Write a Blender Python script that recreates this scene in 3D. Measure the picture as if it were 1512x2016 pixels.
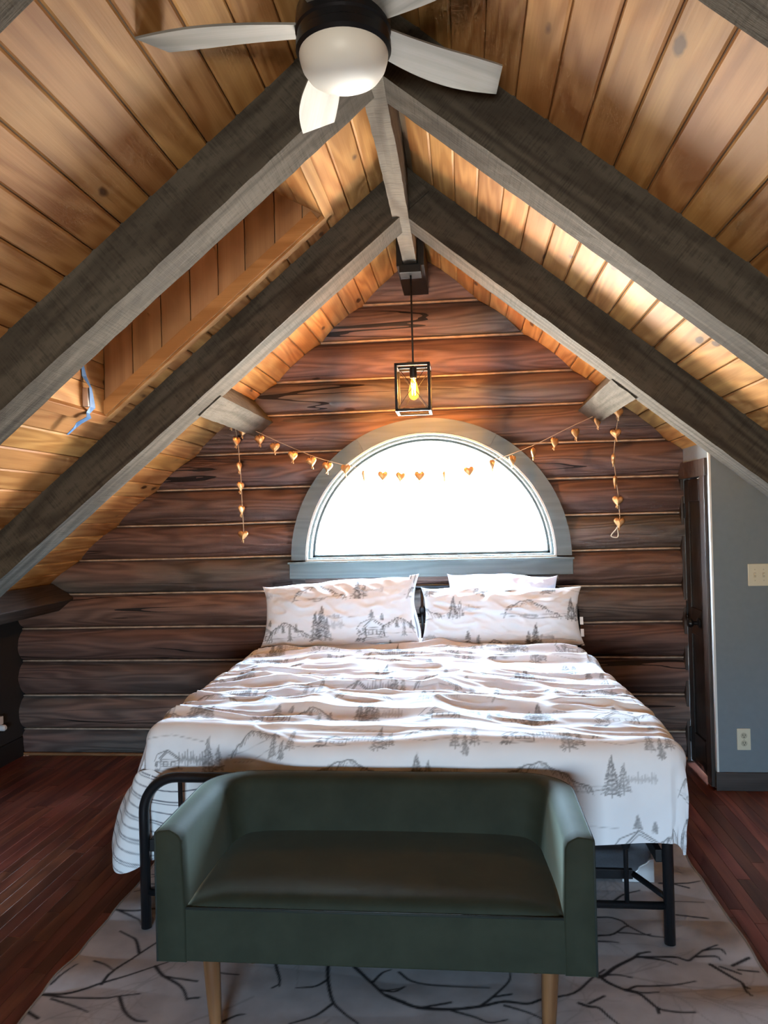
import bpy, bmesh, math, random
import numpy as np
from mathutils import Vector, Matrix

for o in list(bpy.data.objects):
    bpy.data.objects.remove(o, do_unlink=True)
SC = bpy.context.scene
COL = SC.collection
random.seed(7)
RNG = np.random.RandomState(11)

# ------------------------------------------------------------------ camera
cam_d = bpy.data.cameras.new('camera')
cam = bpy.data.objects.new('camera', cam_d)
COL.objects.link(cam)
cam_d.sensor_fit = 'VERTICAL'
cam_d.sensor_height = 24.0
cam_d.lens = 24.0 * 1500.0 / 2016.0
cam_d.clip_start = 0.05
YAW, PITCH, ROLL = math.radians(5.9286), math.radians(0.4192), math.radians(1.4607)
f0 = Vector((-math.sin(YAW), math.cos(YAW), 0)); r0 = Vector((math.cos(YAW), math.sin(YAW), 0)); up0 = Vector((0, 0, 1))
fw = math.cos(PITCH) * f0 + math.sin(PITCH) * up0
u0 = math.cos(PITCH) * up0 - math.sin(PITCH) * f0
cr = r0 * math.cos(ROLL) - u0 * math.sin(ROLL)
cu = u0 * math.cos(ROLL) + r0 * math.sin(ROLL)
M = Matrix.Identity(4)
for i in range(3):
    M[i][0] = cr[i]; M[i][1] = cu[i]; M[i][2] = -fw[i]
M[0][3], M[1][3], M[2][3] = 0, 0, 1.55
cam.matrix_world = M
SC.camera = cam

# ------------------------------------------------------------------ world: bright hazy sky above pale, bright ground
SKY, GROUND = (0.52, 0.76, 1.0), (1.0, 0.92, 0.80)
SKY_STRENGTH, GROUND_STRENGTH = 130.0, 86.0
w = bpy.data.worlds.new('world'); SC.world = w; w.use_nodes = True
nt = w.node_tree; nt.nodes.clear()
wo = nt.nodes.new('ShaderNodeOutputWorld'); bg = nt.nodes.new('ShaderNodeBackground')
tc = nt.nodes.new('ShaderNodeTexCoord'); sx = nt.nodes.new('ShaderNodeSeparateXYZ')
mr = nt.nodes.new('ShaderNodeMapRange'); mr.inputs[1].default_value = -0.06; mr.inputs[2].default_value = 0.06
mc = nt.nodes.new('ShaderNodeMix'); mc.data_type = 'RGBA'
mc.inputs[6].default_value = tuple(c * GROUND_STRENGTH / SKY_STRENGTH for c in GROUND) + (1,)
mc.inputs[7].default_value = SKY + (1,)
nt.links.new(tc.outputs['Generated'], sx.inputs[0]); nt.links.new(sx.outputs[2], mr.inputs[0])
nt.links.new(mr.outputs[0], mc.inputs[0]); nt.links.new(mc.outputs[2], bg.inputs[0])
bg.inputs[1].default_value = SKY_STRENGTH
nt.links.new(bg.outputs[0], wo.inputs[0])
w.cycles.sampling_method = 'AUTOMATIC'

def portal(name, loc, rot, sx_, sy_):
    d = bpy.data.lights.new(name, 'AREA'); d.shape = 'RECTANGLE'; d.size = sx_; d.size_y = sy_
    d.cycles.is_portal = True
    o = bpy.data.objects.new(name, d); COL.objects.link(o); o.location = loc; o.rotation_euler = rot
    return o
portal('window_daylight_portal', (-0.22, 5.06, 1.68), (-math.pi / 2, 0, 0), 1.6, 0.84)
portal('added_rear_window_portal', (-0.25, -2.44, 0.725), (math.pi / 2, 0, 0), 0.9, 0.65)  # serves the unseen rear window, added to brighten camera-facing surfaces

SC.view_settings.view_transform = 'Standard'
SC.view_settings.look = 'None'
SC.view_settings.exposure = 0.25
SC.view_settings.gamma = 1.0
SC.view_settings.use_curve_mapping = False
SC.cycles.max_bounces = 7; SC.cycles.diffuse_bounces = 4; SC.cycles.glossy_bounces = 3; SC.cycles.transparent_max_bounces = 8
SC.cycles.caustics_reflective = False; SC.cycles.caustics_refractive = False
SC.cycles.use_adaptive_sampling = True; SC.cycles.adaptive_threshold = 0.07; SC.cycles.adaptive_min_samples = 14; SC.cycles.use_light_tree = False
SC.cycles.sample_clamp_indirect = 20.0

# ------------------------------------------------------------------ constants of the place
K, AX, AZ = 0.822, -0.245, 3.246            # roof slope, ridge line
ANG = math.atan(K)
YW = 4.95                                   # log gable wall plane
YR = -2.4                                   # rear wall
XL, XR = -3.02, 2.55                        # knee walls
XD, YG = 1.36, 4.38                         # closet corner
def ceil_z(x): return AZ - K * abs(x - AX)

# ------------------------------------------------------------------ mesh helpers
def newmesh(name, v, f, smooth=False):
    me = bpy.data.meshes.new(name)
    me.from_pydata([tuple(p) for p in v], [], [tuple(q) for q in f])
    bm = bmesh.new(); bm.from_mesh(me)
    bmesh.ops.recalc_face_normals(bm, faces=bm.faces)
    bm.to_mesh(me); bm.free()
    if smooth:
        me.polygons.foreach_set('use_smooth', [True] * len(me.polygons))
    return me

def link(name, me, mat, parent=None, loc=None, rot=None):
    o = bpy.data.objects.new(name, me)
    COL.objects.link(o)
    if mat is not None and me is not None and len(me.materials) == 0:
        me.materials.append(mat)
    if parent is not None: o.parent = parent
    if loc is not None: o.location = loc
    if rot is not None: o.rotation_euler = rot
    return o

def tag(o, label, cat=None, group=None, kind=None):
    o['label'] = label
    if cat: o['category'] = cat
    if group: o['group'] = group
    if kind: o['kind'] = kind
    return o

def empty(name, loc=(0, 0, 0)):
    o = bpy.data.objects.new(name, None); COL.objects.link(o); o.location = loc
    o.empty_display_size = 0.1
    return o

class MB:
    def __init__(s): s.v = []; s.f = []
    def add(s, v, f):
        b = len(s.v); s.v += [tuple(map(float, p)) for p in v]; s.f += [tuple(i + b for i in q) for q in f]; return s
    def box(s, x0, x1, y0, y1, z0, z1):
        return s.add([(x0,y0,z0),(x1,y0,z0),(x1,y1,z0),(x0,y1,z0),(x0,y0,z1),(x1,y0,z1),(x1,y1,z1),(x0,y1,z1)],
                     [(0,3,2,1),(4,5,6,7),(0,1,5,4),(1,2,6,5),(2,3,7,6),(3,0,4,7)])
    def prism(s, poly, axis, a0, a1):
        n = len(poly)
        def P(p, a):
            return (p[0], a, p[1]) if axis == 'y' else ((a, p[0], p[1]) if axis == 'x' else (p[0], p[1], a))
        v = [P(p, a0) for p in poly] + [P(p, a1) for p in poly]
        f = [tuple(range(n)), tuple(range(2*n-1, n-1, -1))] + [(i, (i+1) % n, n + (i+1) % n, n + i) for i in range(n)]
        return s.add(v, f)
    def lathe(s, prof, cx=0, cy=0, cz=0, n=24, axis='z'):
        v = []; f = []
        for (r, z) in prof:
            for i in range(n):
                a = 2 * math.pi * i / n
                c, t = r * math.cos(a), r * math.sin(a)
                v.append((cx + c, cy + t, cz + z) if axis == 'z' else ((cx + z, cy + c, cz + t) if axis == 'x' else (cx + c, cy + z, cz + t)))
        m = len(prof)
        for j in range(m - 1):
            for i in range(n):
                f.append((j*n+i, j*n+(i+1) % n, (j+1)*n+(i+1) % n, (j+1)*n+i))
        f.append(tuple(range(n-1, -1, -1))); f.append(tuple((m-1)*n+i for i in range(n)))
        return s.add(v, f)
    def tube(s, pts, r, n=10, closed=False):
        pts = [Vector(p) for p in pts]; m = len(pts)
        rs = r if isinstance(r, (list, tuple)) else [r] * m
        T = []
        for i in range(m):
            a = pts[(i-1) % m] if (closed or i > 0) else pts[i]; b = pts[(i+1) % m] if (closed or i < m-1) else pts[i]
            T.append((b - a).normalized())
        nrm = T[0].orthogonal().normalized(); v = []; f = []
        for i in range(m):
            nrm = (nrm - T[i] * nrm.dot(T[i])).normalized(); bi = T[i].cross(nrm)
            for k in range(n):
                a = 2 * math.pi * k / n
                v.append(pts[i] + (nrm * math.cos(a) + bi * math.sin(a)) * rs[i])
        for i in range(m if closed else m - 1):
            j = (i + 1) % m
            for k in range(n):
                f.append((i*n+k, i*n+(k+1) % n, j*n+(k+1) % n, j*n+k))
        if not closed:
            f.append(tuple(range(n-1, -1, -1))); f.append(tuple((m-1)*n+k for k in range(n)))
        return s.add(v, f)
    def build(s, name, mat, parent=None, smooth=False, loc=None, rot=None, bevel=0, seg=2):
        o = link(name, newmesh(name, s.v, s.f, smooth), mat, parent, loc, rot)
        if bevel:
            b = o.modifiers.new('bevel', 'BEVEL'); b.width = bevel; b.segments = seg; b.limit_method = 'ANGLE'
        return o

def auto_smooth(o, deg=40):
    me = o.data
    me.polygons.foreach_set('use_smooth', [True] * len(me.polygons))
    bm = bmesh.new(); bm.from_mesh(me)
    for e in bm.edges:
        if len(e.link_faces) == 2 and e.calc_face_angle(0) > math.radians(deg): e.smooth = False
    bm.to_mesh(me); bm.free()
    return o

def arc(cx, cz, r, a0, a1, n):
    return [(cx + r * math.cos(a0 + (a1 - a0) * i / n), cz + r * math.sin(a0 + (a1 - a0) * i / n)) for i in range(n + 1)]

def catmull(pts, per=8):
    P = [np.array(p, float) for p in pts]; P = [2*P[0]-P[1]] + P + [2*P[-1]-P[-2]]
    out = []
    for i in range(1, len(P) - 2):
        for j in range(per):
            t = j / per
            out.append(0.5 * (2*P[i] + (P[i+1]-P[i-1])*t + (2*P[i-1]-5*P[i]+4*P[i+1]-P[i+2])*t*t + (3*P[i]-P[i-1]-3*P[i+1]+P[i+2])*t**3))
    out.append(P[-2]); return out

_perm = np.random.RandomState(3).permutation(256); _perm = np.concatenate([_perm, _perm]); _val = np.random.RandomState(5).rand(256) * 2 - 1
def vnoise(x, y, seed=0):
    x = np.asarray(x, float) + seed * 17.13; y = np.asarray(y, float) + seed * 7.71
    xi = np.floor(x).astype(int); yi = np.floor(y).astype(int); fx = x - xi; fy = y - yi
    sx_ = fx*fx*fx*(fx*(fx*6-15)+10); sy_ = fy*fy*fy*(fy*(fy*6-15)+10)
    def h(a, b): return _val[_perm[(_perm[a & 255] + b) & 255]]
    return (h(xi, yi)*(1-sx_) + h(xi+1, yi)*sx_)*(1-sy_) + (h(xi, yi+1)*(1-sx_) + h(xi+1, yi+1)*sx_)*sy_
def sstep(a, b, x):
    t = np.clip((np.asarray(x, float) - a) / (b - a), 0, 1); return t*t*(3-2*t)

def gridmesh(name, X, Y, Z, attr=None, flip=False):
    """smooth quad grid from 2D arrays; attr = dict of per-vertex float arrays"""
    n, m = X.shape
    me = bpy.data.meshes.new(name)
    co = np.stack([X, Y, Z], -1).reshape(-1, 3).astype(np.float32)
    idx = np.arange(n*m).reshape(n, m)
    q = np.stack([idx[:-1, :-1], idx[1:, :-1], idx[1:, 1:], idx[:-1, 1:]], -1).reshape(-1, 4)
    if flip: q = q[:, ::-1]
    me.vertices.add(n*m); me.vertices.foreach_set('co', co.ravel())
    nf = len(q); me.loops.add(nf*4); me.polygons.add(nf)
    me.loops.foreach_set('vertex_index', q.ravel().astype(np.int32))
    me.polygons.foreach_set('loop_start', np.arange(0, nf*4, 4, dtype=np.int32))
    me.polygons.foreach_set('use_smooth', np.ones(nf, bool))
    me.update(); me.validate()
    for k, a in (attr or {}).items():
        at = me.attributes.new(k, 'FLOAT', 'POINT'); at.data.foreach_set('value', a.ravel().astype(np.float32))
    return me

# ------------------------------------------------------------------ materials
class N:
    def __init__(s, name):
        s.m = bpy.data.materials.new(name); s.m.use_nodes = True; s.t = s.m.node_tree; s.t.nodes.clear()
        s.out = s.n('ShaderNodeOutputMaterial'); s.b = s.n('ShaderNodeBsdfPrincipled'); s.l(s.b.outputs[0], s.out.inputs[0])
    def n(s, t, **kw):
        x = s.t.nodes.new(t)
        for k, v in kw.items(): setattr(x, k, v)
        return x
    def l(s, a, b): s.t.links.new(a, b)
    def math(s, op, a, b=None, clamp=False):
        x = s.n('ShaderNodeMath', operation=op); x.use_clamp = clamp
        for i, v in enumerate((a, b)):
            if v is None: continue
            if hasattr(v, 'links'): s.l(v, x.inputs[i])
            else: x.inputs[i].default_value = v
        return x.outputs[0]
    def mix(s, fac, a, b, mode='MIX'):
        x = s.n('ShaderNodeMix', data_type='RGBA', blend_type=mode)
        for i, v in ((0, fac), (6, a), (7, b)):
            if hasattr(v, 'links'): s.l(v, x.inputs[i])
            else: x.inputs[i].default_value = v if i == 0 else tuple(v) + (1,)
        return x.outputs[2]
    def noise(s, vec, scale=1, detail=3, rough=0.5, dist=0):
        x = s.n('ShaderNodeTexNoise'); s.l(vec, x.inputs['Vector'])
        x.inputs['Scale'].default_value = scale; x.inputs['Detail'].default_value = detail
        x.inputs['Roughness'].default_value = rough; x.inputs['Distortion'].default_value = dist
        return x.outputs['Fac']
    def remap(s, v, a, b, c=0.0, d=1.0):
        x = s.n('ShaderNodeMapRange'); s.l(v, x.inputs[0])
        for i, q in enumerate((a, b, c, d)): x.inputs[i+1].default_value = q
        return x.outputs[0]
    def coords(s, rand=0.0, scale=(1, 1, 1)):
        t = s.n('ShaderNodeTexCoord'); v = t.outputs['Object']
        if rand:
            oi = s.n('ShaderNodeObjectInfo'); r = s.math('MULTIPLY', oi.outputs['Random'], rand)
            a = s.n('ShaderNodeVectorMath', operation='ADD'); s.l(v, a.inputs[0]); s.l(r, a.inputs[1]); v = a.outputs[0]
        return s.scale(v, scale)
    def scale(s, v, sc):
        m = s.n('ShaderNodeVectorMath', operation='MULTIPLY'); s.l(v, m.inputs[0]); m.inputs[1].default_value = sc
        return m.outputs[0]
    def bump(s, h, strength=0.3, dist=0.01):
        x = s.n('ShaderNodeBump'); x.inputs['Strength'].default_value = strength; x.inputs['Distance'].default_value = dist
        s.l(h, x.inputs['Height']); s.l(x.outputs[0], s.b.inputs['Normal'])
    def set(s, **kw):
        for k, v in kw.items():
            i = s.b.inputs[k.replace('_', ' ')]
            if hasattr(v, 'links'): s.l(v, i)
            elif isinstance(v, (tuple, list)): i.default_value = tuple(v) + (1,)
            else: i.default_value = v

def plain(name, col, rough=0.6, metal=0.0, spec=0.5, noise=0.0, nscale=30):
    m = N(name); m.set(Roughness=rough, Metallic=metal); m.b.inputs['Specular IOR Level'].default_value = spec
    v = m.coords(5.0)
    nz = m.noise(v, nscale, 3)
    c = m.mix(m.remap(nz, 0.3, 0.7), tuple(c * (1 - noise) for c in col), tuple(min(1, c * (1 + noise)) for c in col))
    m.set(Base_Color=c)
    return m.m

def wood(name, light, dark, knot=None, axis='y', rough=0.55, ring=1.0, vary=0.2, bump=0.25, grey=None, spec=0.4, saw=0, cracks=0.0, knots=1.0, fibw=0.55):
    m = N(name); ai = 'xyz'.index(axis)
    def sc(c, l): return tuple(l if i == ai else c for i in range(3))
    base = m.coords(53.0)
    big = m.noise(m.scale(base, sc(5.0, 0.55)), 1.0, 2, 0.5)
    rings = m.math('SINE', m.math('MULTIPLY', big, 75.0 * ring))
    rings = m.remap(rings, -1, 1)
    fib = m.noise(m.scale(base, sc(150, 3.0)), 1.0, 3, 0.6)
    pat = m.noise(m.scale(base, sc(3.0, 1.1)), 1.0, 4, 0.6)
    f = m.math('ADD', m.math('MULTIPLY', rings, 0.45), m.math('MULTIPLY', fib, fibw))
    f = m.math('ADD', f, m.math('MULTIPLY', m.remap(pat, 0.3, 0.7), 0.38))
    f = m.remap(f, 0.25, 0.95)
    col = m.mix(f, light, dark)
    if grey:
        g = m.noise(m.scale(base, sc(2.0, 0.5)), 1.0, 3, 0.6)
        oi2 = m.n('ShaderNodeObjectInfo')
        gg = m.math('ADD', m.remap(g, 0.42, 0.62), m.math('SUBTRACT', oi2.outputs['Random'], 0.85), clamp=True)
        col = m.mix(gg, col, m.mix(f, tuple(c*1.35 for c in grey), tuple(c*0.6 for c in grey)))
    h = m.math('ADD', m.math('MULTIPLY', fib, 0.6), m.math('MULTIPLY', rings, 0.4))
    if knot:
        vo = m.n('ShaderNodeTexVoronoi', feature='F1'); vo.inputs['Scale'].default_value = 1.0
        wob = m.noise(m.scale(base, (14, 14, 14)), 1.0, 2)
        vv = m.n('ShaderNodeVectorMath', operation='ADD'); m.l(m.scale(base, sc(7.5, 3.2)), vv.inputs[0])
        m.l(m.math('MULTIPLY', wob, 0.16), vv.inputs[1]); m.l(vv.outputs[0], vo.inputs['Vector'])
        kd = vo.outputs['Distance']
        rnd = m.n('ShaderNodeSeparateXYZ'); m.l(vo.outputs['Color'], rnd.inputs[0])
        on = m.math('LESS_THAN', rnd.outputs[0], 0.34 * knots)
        halo = m.math('MULTIPLY', m.remap(kd, 0.34, 0.10), on, clamp=True)
        core = m.math('MULTIPLY', m.remap(kd, 0.145, 0.09), on, clamp=True)
        col = m.mix(m.math('MULTIPLY', halo, 0.45), col, tuple(a * 0.55 for a in light))
        col = m.mix(m.math('MULTIPLY', core, 0.9), col, knot)
    if cracks:
        ck = m.noise(m.scale(base, sc(9.0, 0.35)), 1.0, 1.5, 0.4)
        cf = m.math('LESS_THAN', m.math('ABSOLUTE', m.math('SUBTRACT', ck, 0.5)), 0.006 * cracks)
        gate = m.remap(m.noise(m.scale(base, sc(1.0, 0.9)), 1.0, 1), 0.5, 0.56)
        cf = m.math('MULTIPLY', cf, gate)
        col = m.mix(cf, col, tuple(c * 0.12 for c in dark))
        h = m.math('SUBTRACT', h, m.math('MULTIPLY', cf, 2.0))
    if saw:
        t = m.scale(base, sc(6, 170.0)); sw = m.noise(t, 1.0, 2, 0.6)
        t2 = m.n('ShaderNodeTexCoord'); mp = m.n('ShaderNodeMapping'); m.l(t2.outputs['Object'], mp.inputs[0])
        mp.inputs['Rotation'].default_value = (0, 0, 0.9); mp.inputs['Scale'].default_value = (16, 190, 40)
        sw2 = m.noise(mp.outputs[0], 1.0, 2, 0.6)
        h = m.math('ADD', m.math('MULTIPLY', h, 0.25), m.math('ADD', m.math('MULTIPLY', sw, saw), m.math('MULTIPLY', sw2, saw)))
        col = m.mix(m.remap(m.math('ADD', sw, sw2), 0.95, 1.3, 0.0, 0.5), col, tuple(c * 0.5 for c in dark))
    oi = m.n('ShaderNodeObjectInfo'); hs = m.n('ShaderNodeHueSaturation'); m.l(col, hs.inputs['Color'])
    m.l(m.remap(oi.outputs['Random'], 0, 1, 1 - vary, 1 + vary), hs.inputs['Value'])
    r2 = m.math('FRACT', m.math('MULTIPLY', oi.outputs['Random'], 7.3))
    m.l(m.remap(r2, 0, 1, 0.5 - vary * 0.03, 0.5 + vary * 0.04), hs.inputs['Hue'])
    m.set(Base_Color=hs.outputs[0], Roughness=rough); m.b.inputs['Specular IOR Level'].default_value = spec
    m.bump(h, bump, 0.004)
    return m.m

PINE = wood('pine_boards', (0.56, 0.295, 0.105), (0.34, 0.15, 0.045), (0.075, 0.032, 0.015), 'y', rough=0.58, vary=0.18, bump=0.25, ring=0.9, knots=1.7, spec=0.2)
PINE_X = wood('pine_casing', (0.54, 0.285, 0.11), (0.36, 0.17, 0.058), (0.09, 0.045, 0.02), 'x', rough=0.58, vary=0.1, bump=0.15, ring=0.5, knots=0.3, spec=0.2)
PINE_Z = wood('pine_upright_boards', (0.47, 0.27, 0.135), (0.34, 0.18, 0.085), (0.09, 0.045, 0.02), 'z', rough=0.5, vary=0.08, bump=0.15, ring=0.4, knots=0.5)
BEAM = wood('weathered_timber', (0.105, 0.092, 0.073), (0.040, 0.033, 0.026), None, 'x', rough=0.85, vary=0.1, bump=0.5, saw=0.7, spec=0.2, ring=0.6, fibw=0.12)
BEAM_Y = wood('weathered_ridge_timber', (0.165, 0.146, 0.118), (0.075, 0.063, 0.05), None, 'y', rough=0.85, vary=0.08, bump=0.5, saw=0.7, spec=0.2, ring=0.6, fibw=0.12)
LOG = wood('stained_log', (0.27, 0.155, 0.12), (0.125, 0.07, 0.056), (0.04, 0.022, 0.018), 'x', rough=0.62, vary=0.22, bump=0.8, grey=(0.115, 0.104, 0.092), cracks=1.0, ring=1.2, knots=0.35)
PLATE = wood('dark_plate_timber', (0.07, 0.05, 0.04), (0.03, 0.02, 0.016), None, 'y', rough=0.7, vary=0.05)
FLOORW = wood('cherry_floor', (0.21, 0.072, 0.045), (0.10, 0.030, 0.020), None, 'y', rough=0.42, vary=0.3, bump=0.05, ring=0.7, spec=0.35)
WALNUT = wood('walnut_leg', (0.27, 0.125, 0.05), (0.13, 0.055, 0.022), None, 'z', rough=0.4, vary=0.05, bump=0.05)
BLADE = wood('grey_washed_blade', (0.27, 0.26, 0.235), (0.15, 0.142, 0.128), None, 'x', rough=0.55, vary=0.06, bump=0.1, ring=0.8)
DOORW = wood('espresso_door', (0.030, 0.022, 0.018), (0.014, 0.010, 0.008), None, 'z', rough=0.35, vary=0.05, bump=0.1)
BASEW = wood('dark_base_board', (0.085, 0.065, 0.055), (0.04, 0.03, 0.026), None, 'x', rough=0.55, vary=0.05, bump=0.2)
CASING = wood('slate_green_casing', (0.165, 0.195, 0.19), (0.12, 0.143, 0.14), None, 'x', rough=0.5, vary=0.03, bump=0.1)
WHITE_VINYL = plain('white_vinyl', (0.78, 0.77, 0.72), 0.45)
DARKJAMB = plain('dark_window_jamb', (0.085, 0.10, 0.10), 0.5)
CHINK = plain('tan_chinking', (0.52, 0.37, 0.27), 0.85, noise=0.25, nscale=20)
GREYWALL = plain('slate_grey_paint', (0.19, 0.225, 0.245), 0.7, noise=0.03)
DARKWALL = plain('charcoal_paint', (0.022, 0.022, 0.022), 0.75, noise=0.05)
METAL = plain('black_metal', (0.012, 0.012, 0.014), 0.32, 0.3)
METAL_M = plain('matte_black_metal', (0.010, 0.010, 0.011), 0.5, 0.3)
STEEL = plain('silver_guard', (0.62, 0.62, 0.63), 0.4, 0.25)
IVORY = plain('ivory_plastic', (0.70, 0.66, 0.50), 0.4)
IVORY_D = plain('darker_ivory_plastic', (0.50, 0.46, 0.33), 0.45)  # darker ivory for toggle slots, screws and socket faces
SLOT = plain('socket_slot', (0.02, 0.018, 0.015), 0.6)
WHITEP = plain('white_plastic', (0.75, 0.75, 0.74), 0.4)
TAPE = plain('blue_painters_tape', (0.07, 0.19, 0.42), 0.6, noise=0.15)
SENSOR = plain('pale_pink_block', (0.72, 0.56, 0.47), 0.5)
CASE = plain('charcoal_suitcase', (0.085, 0.092, 0.108), 0.45, noise=0.1, nscale=200)
CASE_D = plain('suitcase_trim', (0.018, 0.019, 0.022), 0.5)
BLACKCLOTH = plain('black_nylon', (0.014, 0.014, 0.016), 0.8)
ROPE = plain('jute_string', (0.50, 0.37, 0.25), 0.9)
COPPER = plain('brushed_copper', (0.80, 0.44, 0.19), 0.38, 0.7, noise=0.2)
MATT = plain('white_ticking', (0.72, 0.72, 0.74), 0.9)
ROOFM = plain('roof_deck', (0.25, 0.17, 0.10), 0.8)

def bowl_mat():
    m = N('frosted_white_glass'); m.set(Base_Color=(0.80, 0.78, 0.72), Roughness=0.45)
    m.b.inputs['Subsurface Weight'].default_value = 0.0
    v = m.coords(); c = m.mix(m.remap(m.noise(v, 6, 2), 0.3, 0.7), (0.80, 0.78, 0.72), (0.74, 0.72, 0.66)); m.set(Base_Color=c)
    return m.m
BOWL = bowl_mat()

def glass_mat():
    m = bpy.data.materials.new('window_glass'); m.use_nodes = True; t = m.node_tree; t.nodes.clear()
    o = t.nodes.new('ShaderNodeOutputMaterial'); mx = t.nodes.new('ShaderNodeMixShader')
    a = t.nodes.new('ShaderNodeBsdfTransparent'); b = t.nodes.new('ShaderNodeBsdfGlossy'); b.inputs['Roughness'].default_value = 0.02
    a.inputs[0].default_value = (0.97, 0.98, 0.98, 1)
    mx.inputs[0].default_value = 0.06
    t.links.new(a.outputs[0], mx.inputs[1]); t.links.new(b.outputs[0], mx.inputs[2]); t.links.new(mx.outputs[0], o.inputs[0])
    return m
GLASS = glass_mat()

def emit_mat(name, col, s):
    m = bpy.data.materials.new(name); m.use_nodes = True; t = m.node_tree; t.nodes.clear()
    o = t.nodes.new('ShaderNodeOutputMaterial'); e = t.nodes.new('ShaderNodeEmission')
    e.inputs[0].default_value = tuple(col) + (1,); e.inputs[1].default_value = s; t.links.new(e.outputs[0], o.inputs[0])
    return m

def print_mat(name, base, ink, attr='ink', rough=0.85, second=None, base2=None):
    m = N(name); a = m.n('ShaderNodeAttribute', attribute_name=attr)
    v = m.coords()
    nb = m.noise(v, 9, 4)
    c = m.mix(m.remap(nb, 0.35, 0.65), base, base2 or base)
    if second:
        a2 = m.n('ShaderNodeAttribute', attribute_name='faint'); c = m.mix(a2.outputs['Fac'], c, second)
    c = m.mix(a.outputs['Fac'], c, ink)
    m.set(Base_Color=c, Roughness=rough); m.b.inputs['Specular IOR Level'].default_value = 0.15
    wv = m.noise(m.scale(v, (1, 1, 1)), 900, 2); m.bump(wv, 0.12, 0.001)
    return m.m
COTTON = print_mat('printed_cotton', (0.79, 0.80, 0.83), (0.05, 0.05, 0.052), base2=(0.82, 0.83, 0.86))
TICKING = print_mat('striped_cotton', (0.80, 0.80, 0.80), (0.07, 0.075, 0.10))
RUGM = print_mat('printed_rug', (0.45, 0.43, 0.44), (0.012, 0.011, 0.013), rough=0.8, second=(0.24, 0.22, 0.22), base2=(0.56, 0.54, 0.555))
PLAINCOTTON = plain('lavender_white_cotton', (0.76, 0.73, 0.80), 0.9)

def velvet():
    m = N('green_velvet'); v = m.coords()
    nz = m.noise(v, 7, 4, 0.6)
    m.set(Base_Color=m.mix(m.remap(nz, 0.35, 0.65), (0.020, 0.0235, 0.0145), (0.028, 0.032, 0.020)), Roughness=0.75)
    m.b.inputs['Sheen Weight'].default_value = 0.3; m.b.inputs['Sheen Roughness'].default_value = 0.35
    m.b.inputs['Sheen Tint'].default_value = (0.66, 0.76, 0.60, 1); m.b.inputs['Specular IOR Level'].default_value = 0.15
    m.bump(m.noise(v, 500, 2), 0.1, 0.001)
    return m.m
VELVET = velvet()
PIPING = plain('dark_green_piping', (0.012, 0.017, 0.013), 0.8)

# ================================================================== STRUCTURE
# ---- floor with boards
mb = MB().box(XL - 0.1, XR + 0.1, YR - 0.1, 5.1, -0.12, -0.0165)
floor = tag(mb.build('floor', FLOORW), 'dark cherry strip floor under the whole room', kind='structure')
BW = 0.0572
boards = {}
def board_mesh(L, wdt=BW):
    key = (round(L, 2), wdt)
    if key not in boards:
        g, b, t = 0.0006, 0.0009, 0.0165
        x0, x1, y0, y1 = g, wdt - g, g, L - g
        v = [(x0,y0,-t),(x1,y0,-t),(x1,y1,-t),(x0,y1,-t),(x0,y0,-b),(x1,y0,-b),(x1,y1,-b),(x0,y1,-b),
             (x0+b,y0+b,0),(x1-b,y0+b,0),(x1-b,y1-b,0),(x0+b,y1-b,0)]
        f = [(0,1,5,4),(1,2,6,5),(2,3,7,6),(3,0,4,7),(4,5,9,8),(5,6,10,9),(6,7,11,10),(7,4,8,11),(8,9,10,11)]
        boards[key] = newmesh('floor_board', v, f)
        boards[key].materials.append(FLOORW)
    return boards[key]
rest = MB()
nb = 0
x = XL
LEN = [0.45, 0.6, 0.75, 0.9, 1.05, 1.2]
def seam_run(x0, y0, y1, single):
    global nb
    y = y0 - random.choice(LEN) * random.random()
    y = round(y, 2)
    while y < y1:
        L = random.choice(LEN)
        ye = min(y + L, y1); ys = max(y, y0)
        if ye - ys > 0.05:
            L2 = round(ye - ys, 2)
            if single and nb < 300:
                link('floor_board', board_mesh(L2), FLOORW, floor, loc=(x0, ys, 0)); nb += 1
            else:
                b = 0.0016
                rest.box(x0 + 0.0008, x0 + BW - 0.0008, ys + 0.0008, ys + L2 - 0.0008, -0.0165, -0.0004)
        y = ye
cols = []
while x < XR:
    cols.append(x); x += BW
for x in cols:
    if x < -1.28 or 0.80 < x < 1.95:
        far = 4.92 if x < XD - 0.06 else YG - 0.01
        if x < -1.28: seam_run(x, 1.75 if x > -2.3 else 2.6, far, True); lo = 1.75 if x > -2.3 else 2.6
        else: seam_run(x, 2.25, far, True); lo = 2.25
        seam_run(x, YR, lo, False)
    else:
        seam_run(x, YR, 4.92, False)
r_ = rest.build('floor_boards_rest', FLOORW, floor); r_['kind'] = 'stuff'

# ---- ceiling: deck with skylight hole, boards as parts
SKX0, SKX1, SKY0, SKY1 = -1.67, -0.61, 2.66, 3.44     # skylight opening on the ceiling plane
DECK = 0.45
mb = MB()
def deck_quad(x0, x1, y0, y1, lift=0.022):
    z0, z1 = ceil_z(x0) + lift, ceil_z(x1) + lift
    v = [(x0,y0,z0),(x1,y0,z1),(x1,y1,z1),(x0,y1,z0)]
    zt0, zt1 = ceil_z(x0) + DECK, ceil_z(x1) + DECK
    v += [(x0,y0,zt0),(x1,y0,zt1),(x1,y1,zt1),(x0,y1,zt0)]
    mb.add(v, [(0,3,2,1),(4,5,6,7),(0,1,5,4),(1,2,6,5),(2,3,7,6),(3,0,4,7)])
deck_quad(XL - 0.3, SKX0 - 0.014, YR - 0.1, 5.15)
deck_quad(SKX0 - 0.014, -0.56, YR - 0.1, SKY0 - 0.014)
deck_quad(SKX0 - 0.014, -0.56, SKY1 + 0.014, 5.15)
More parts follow.
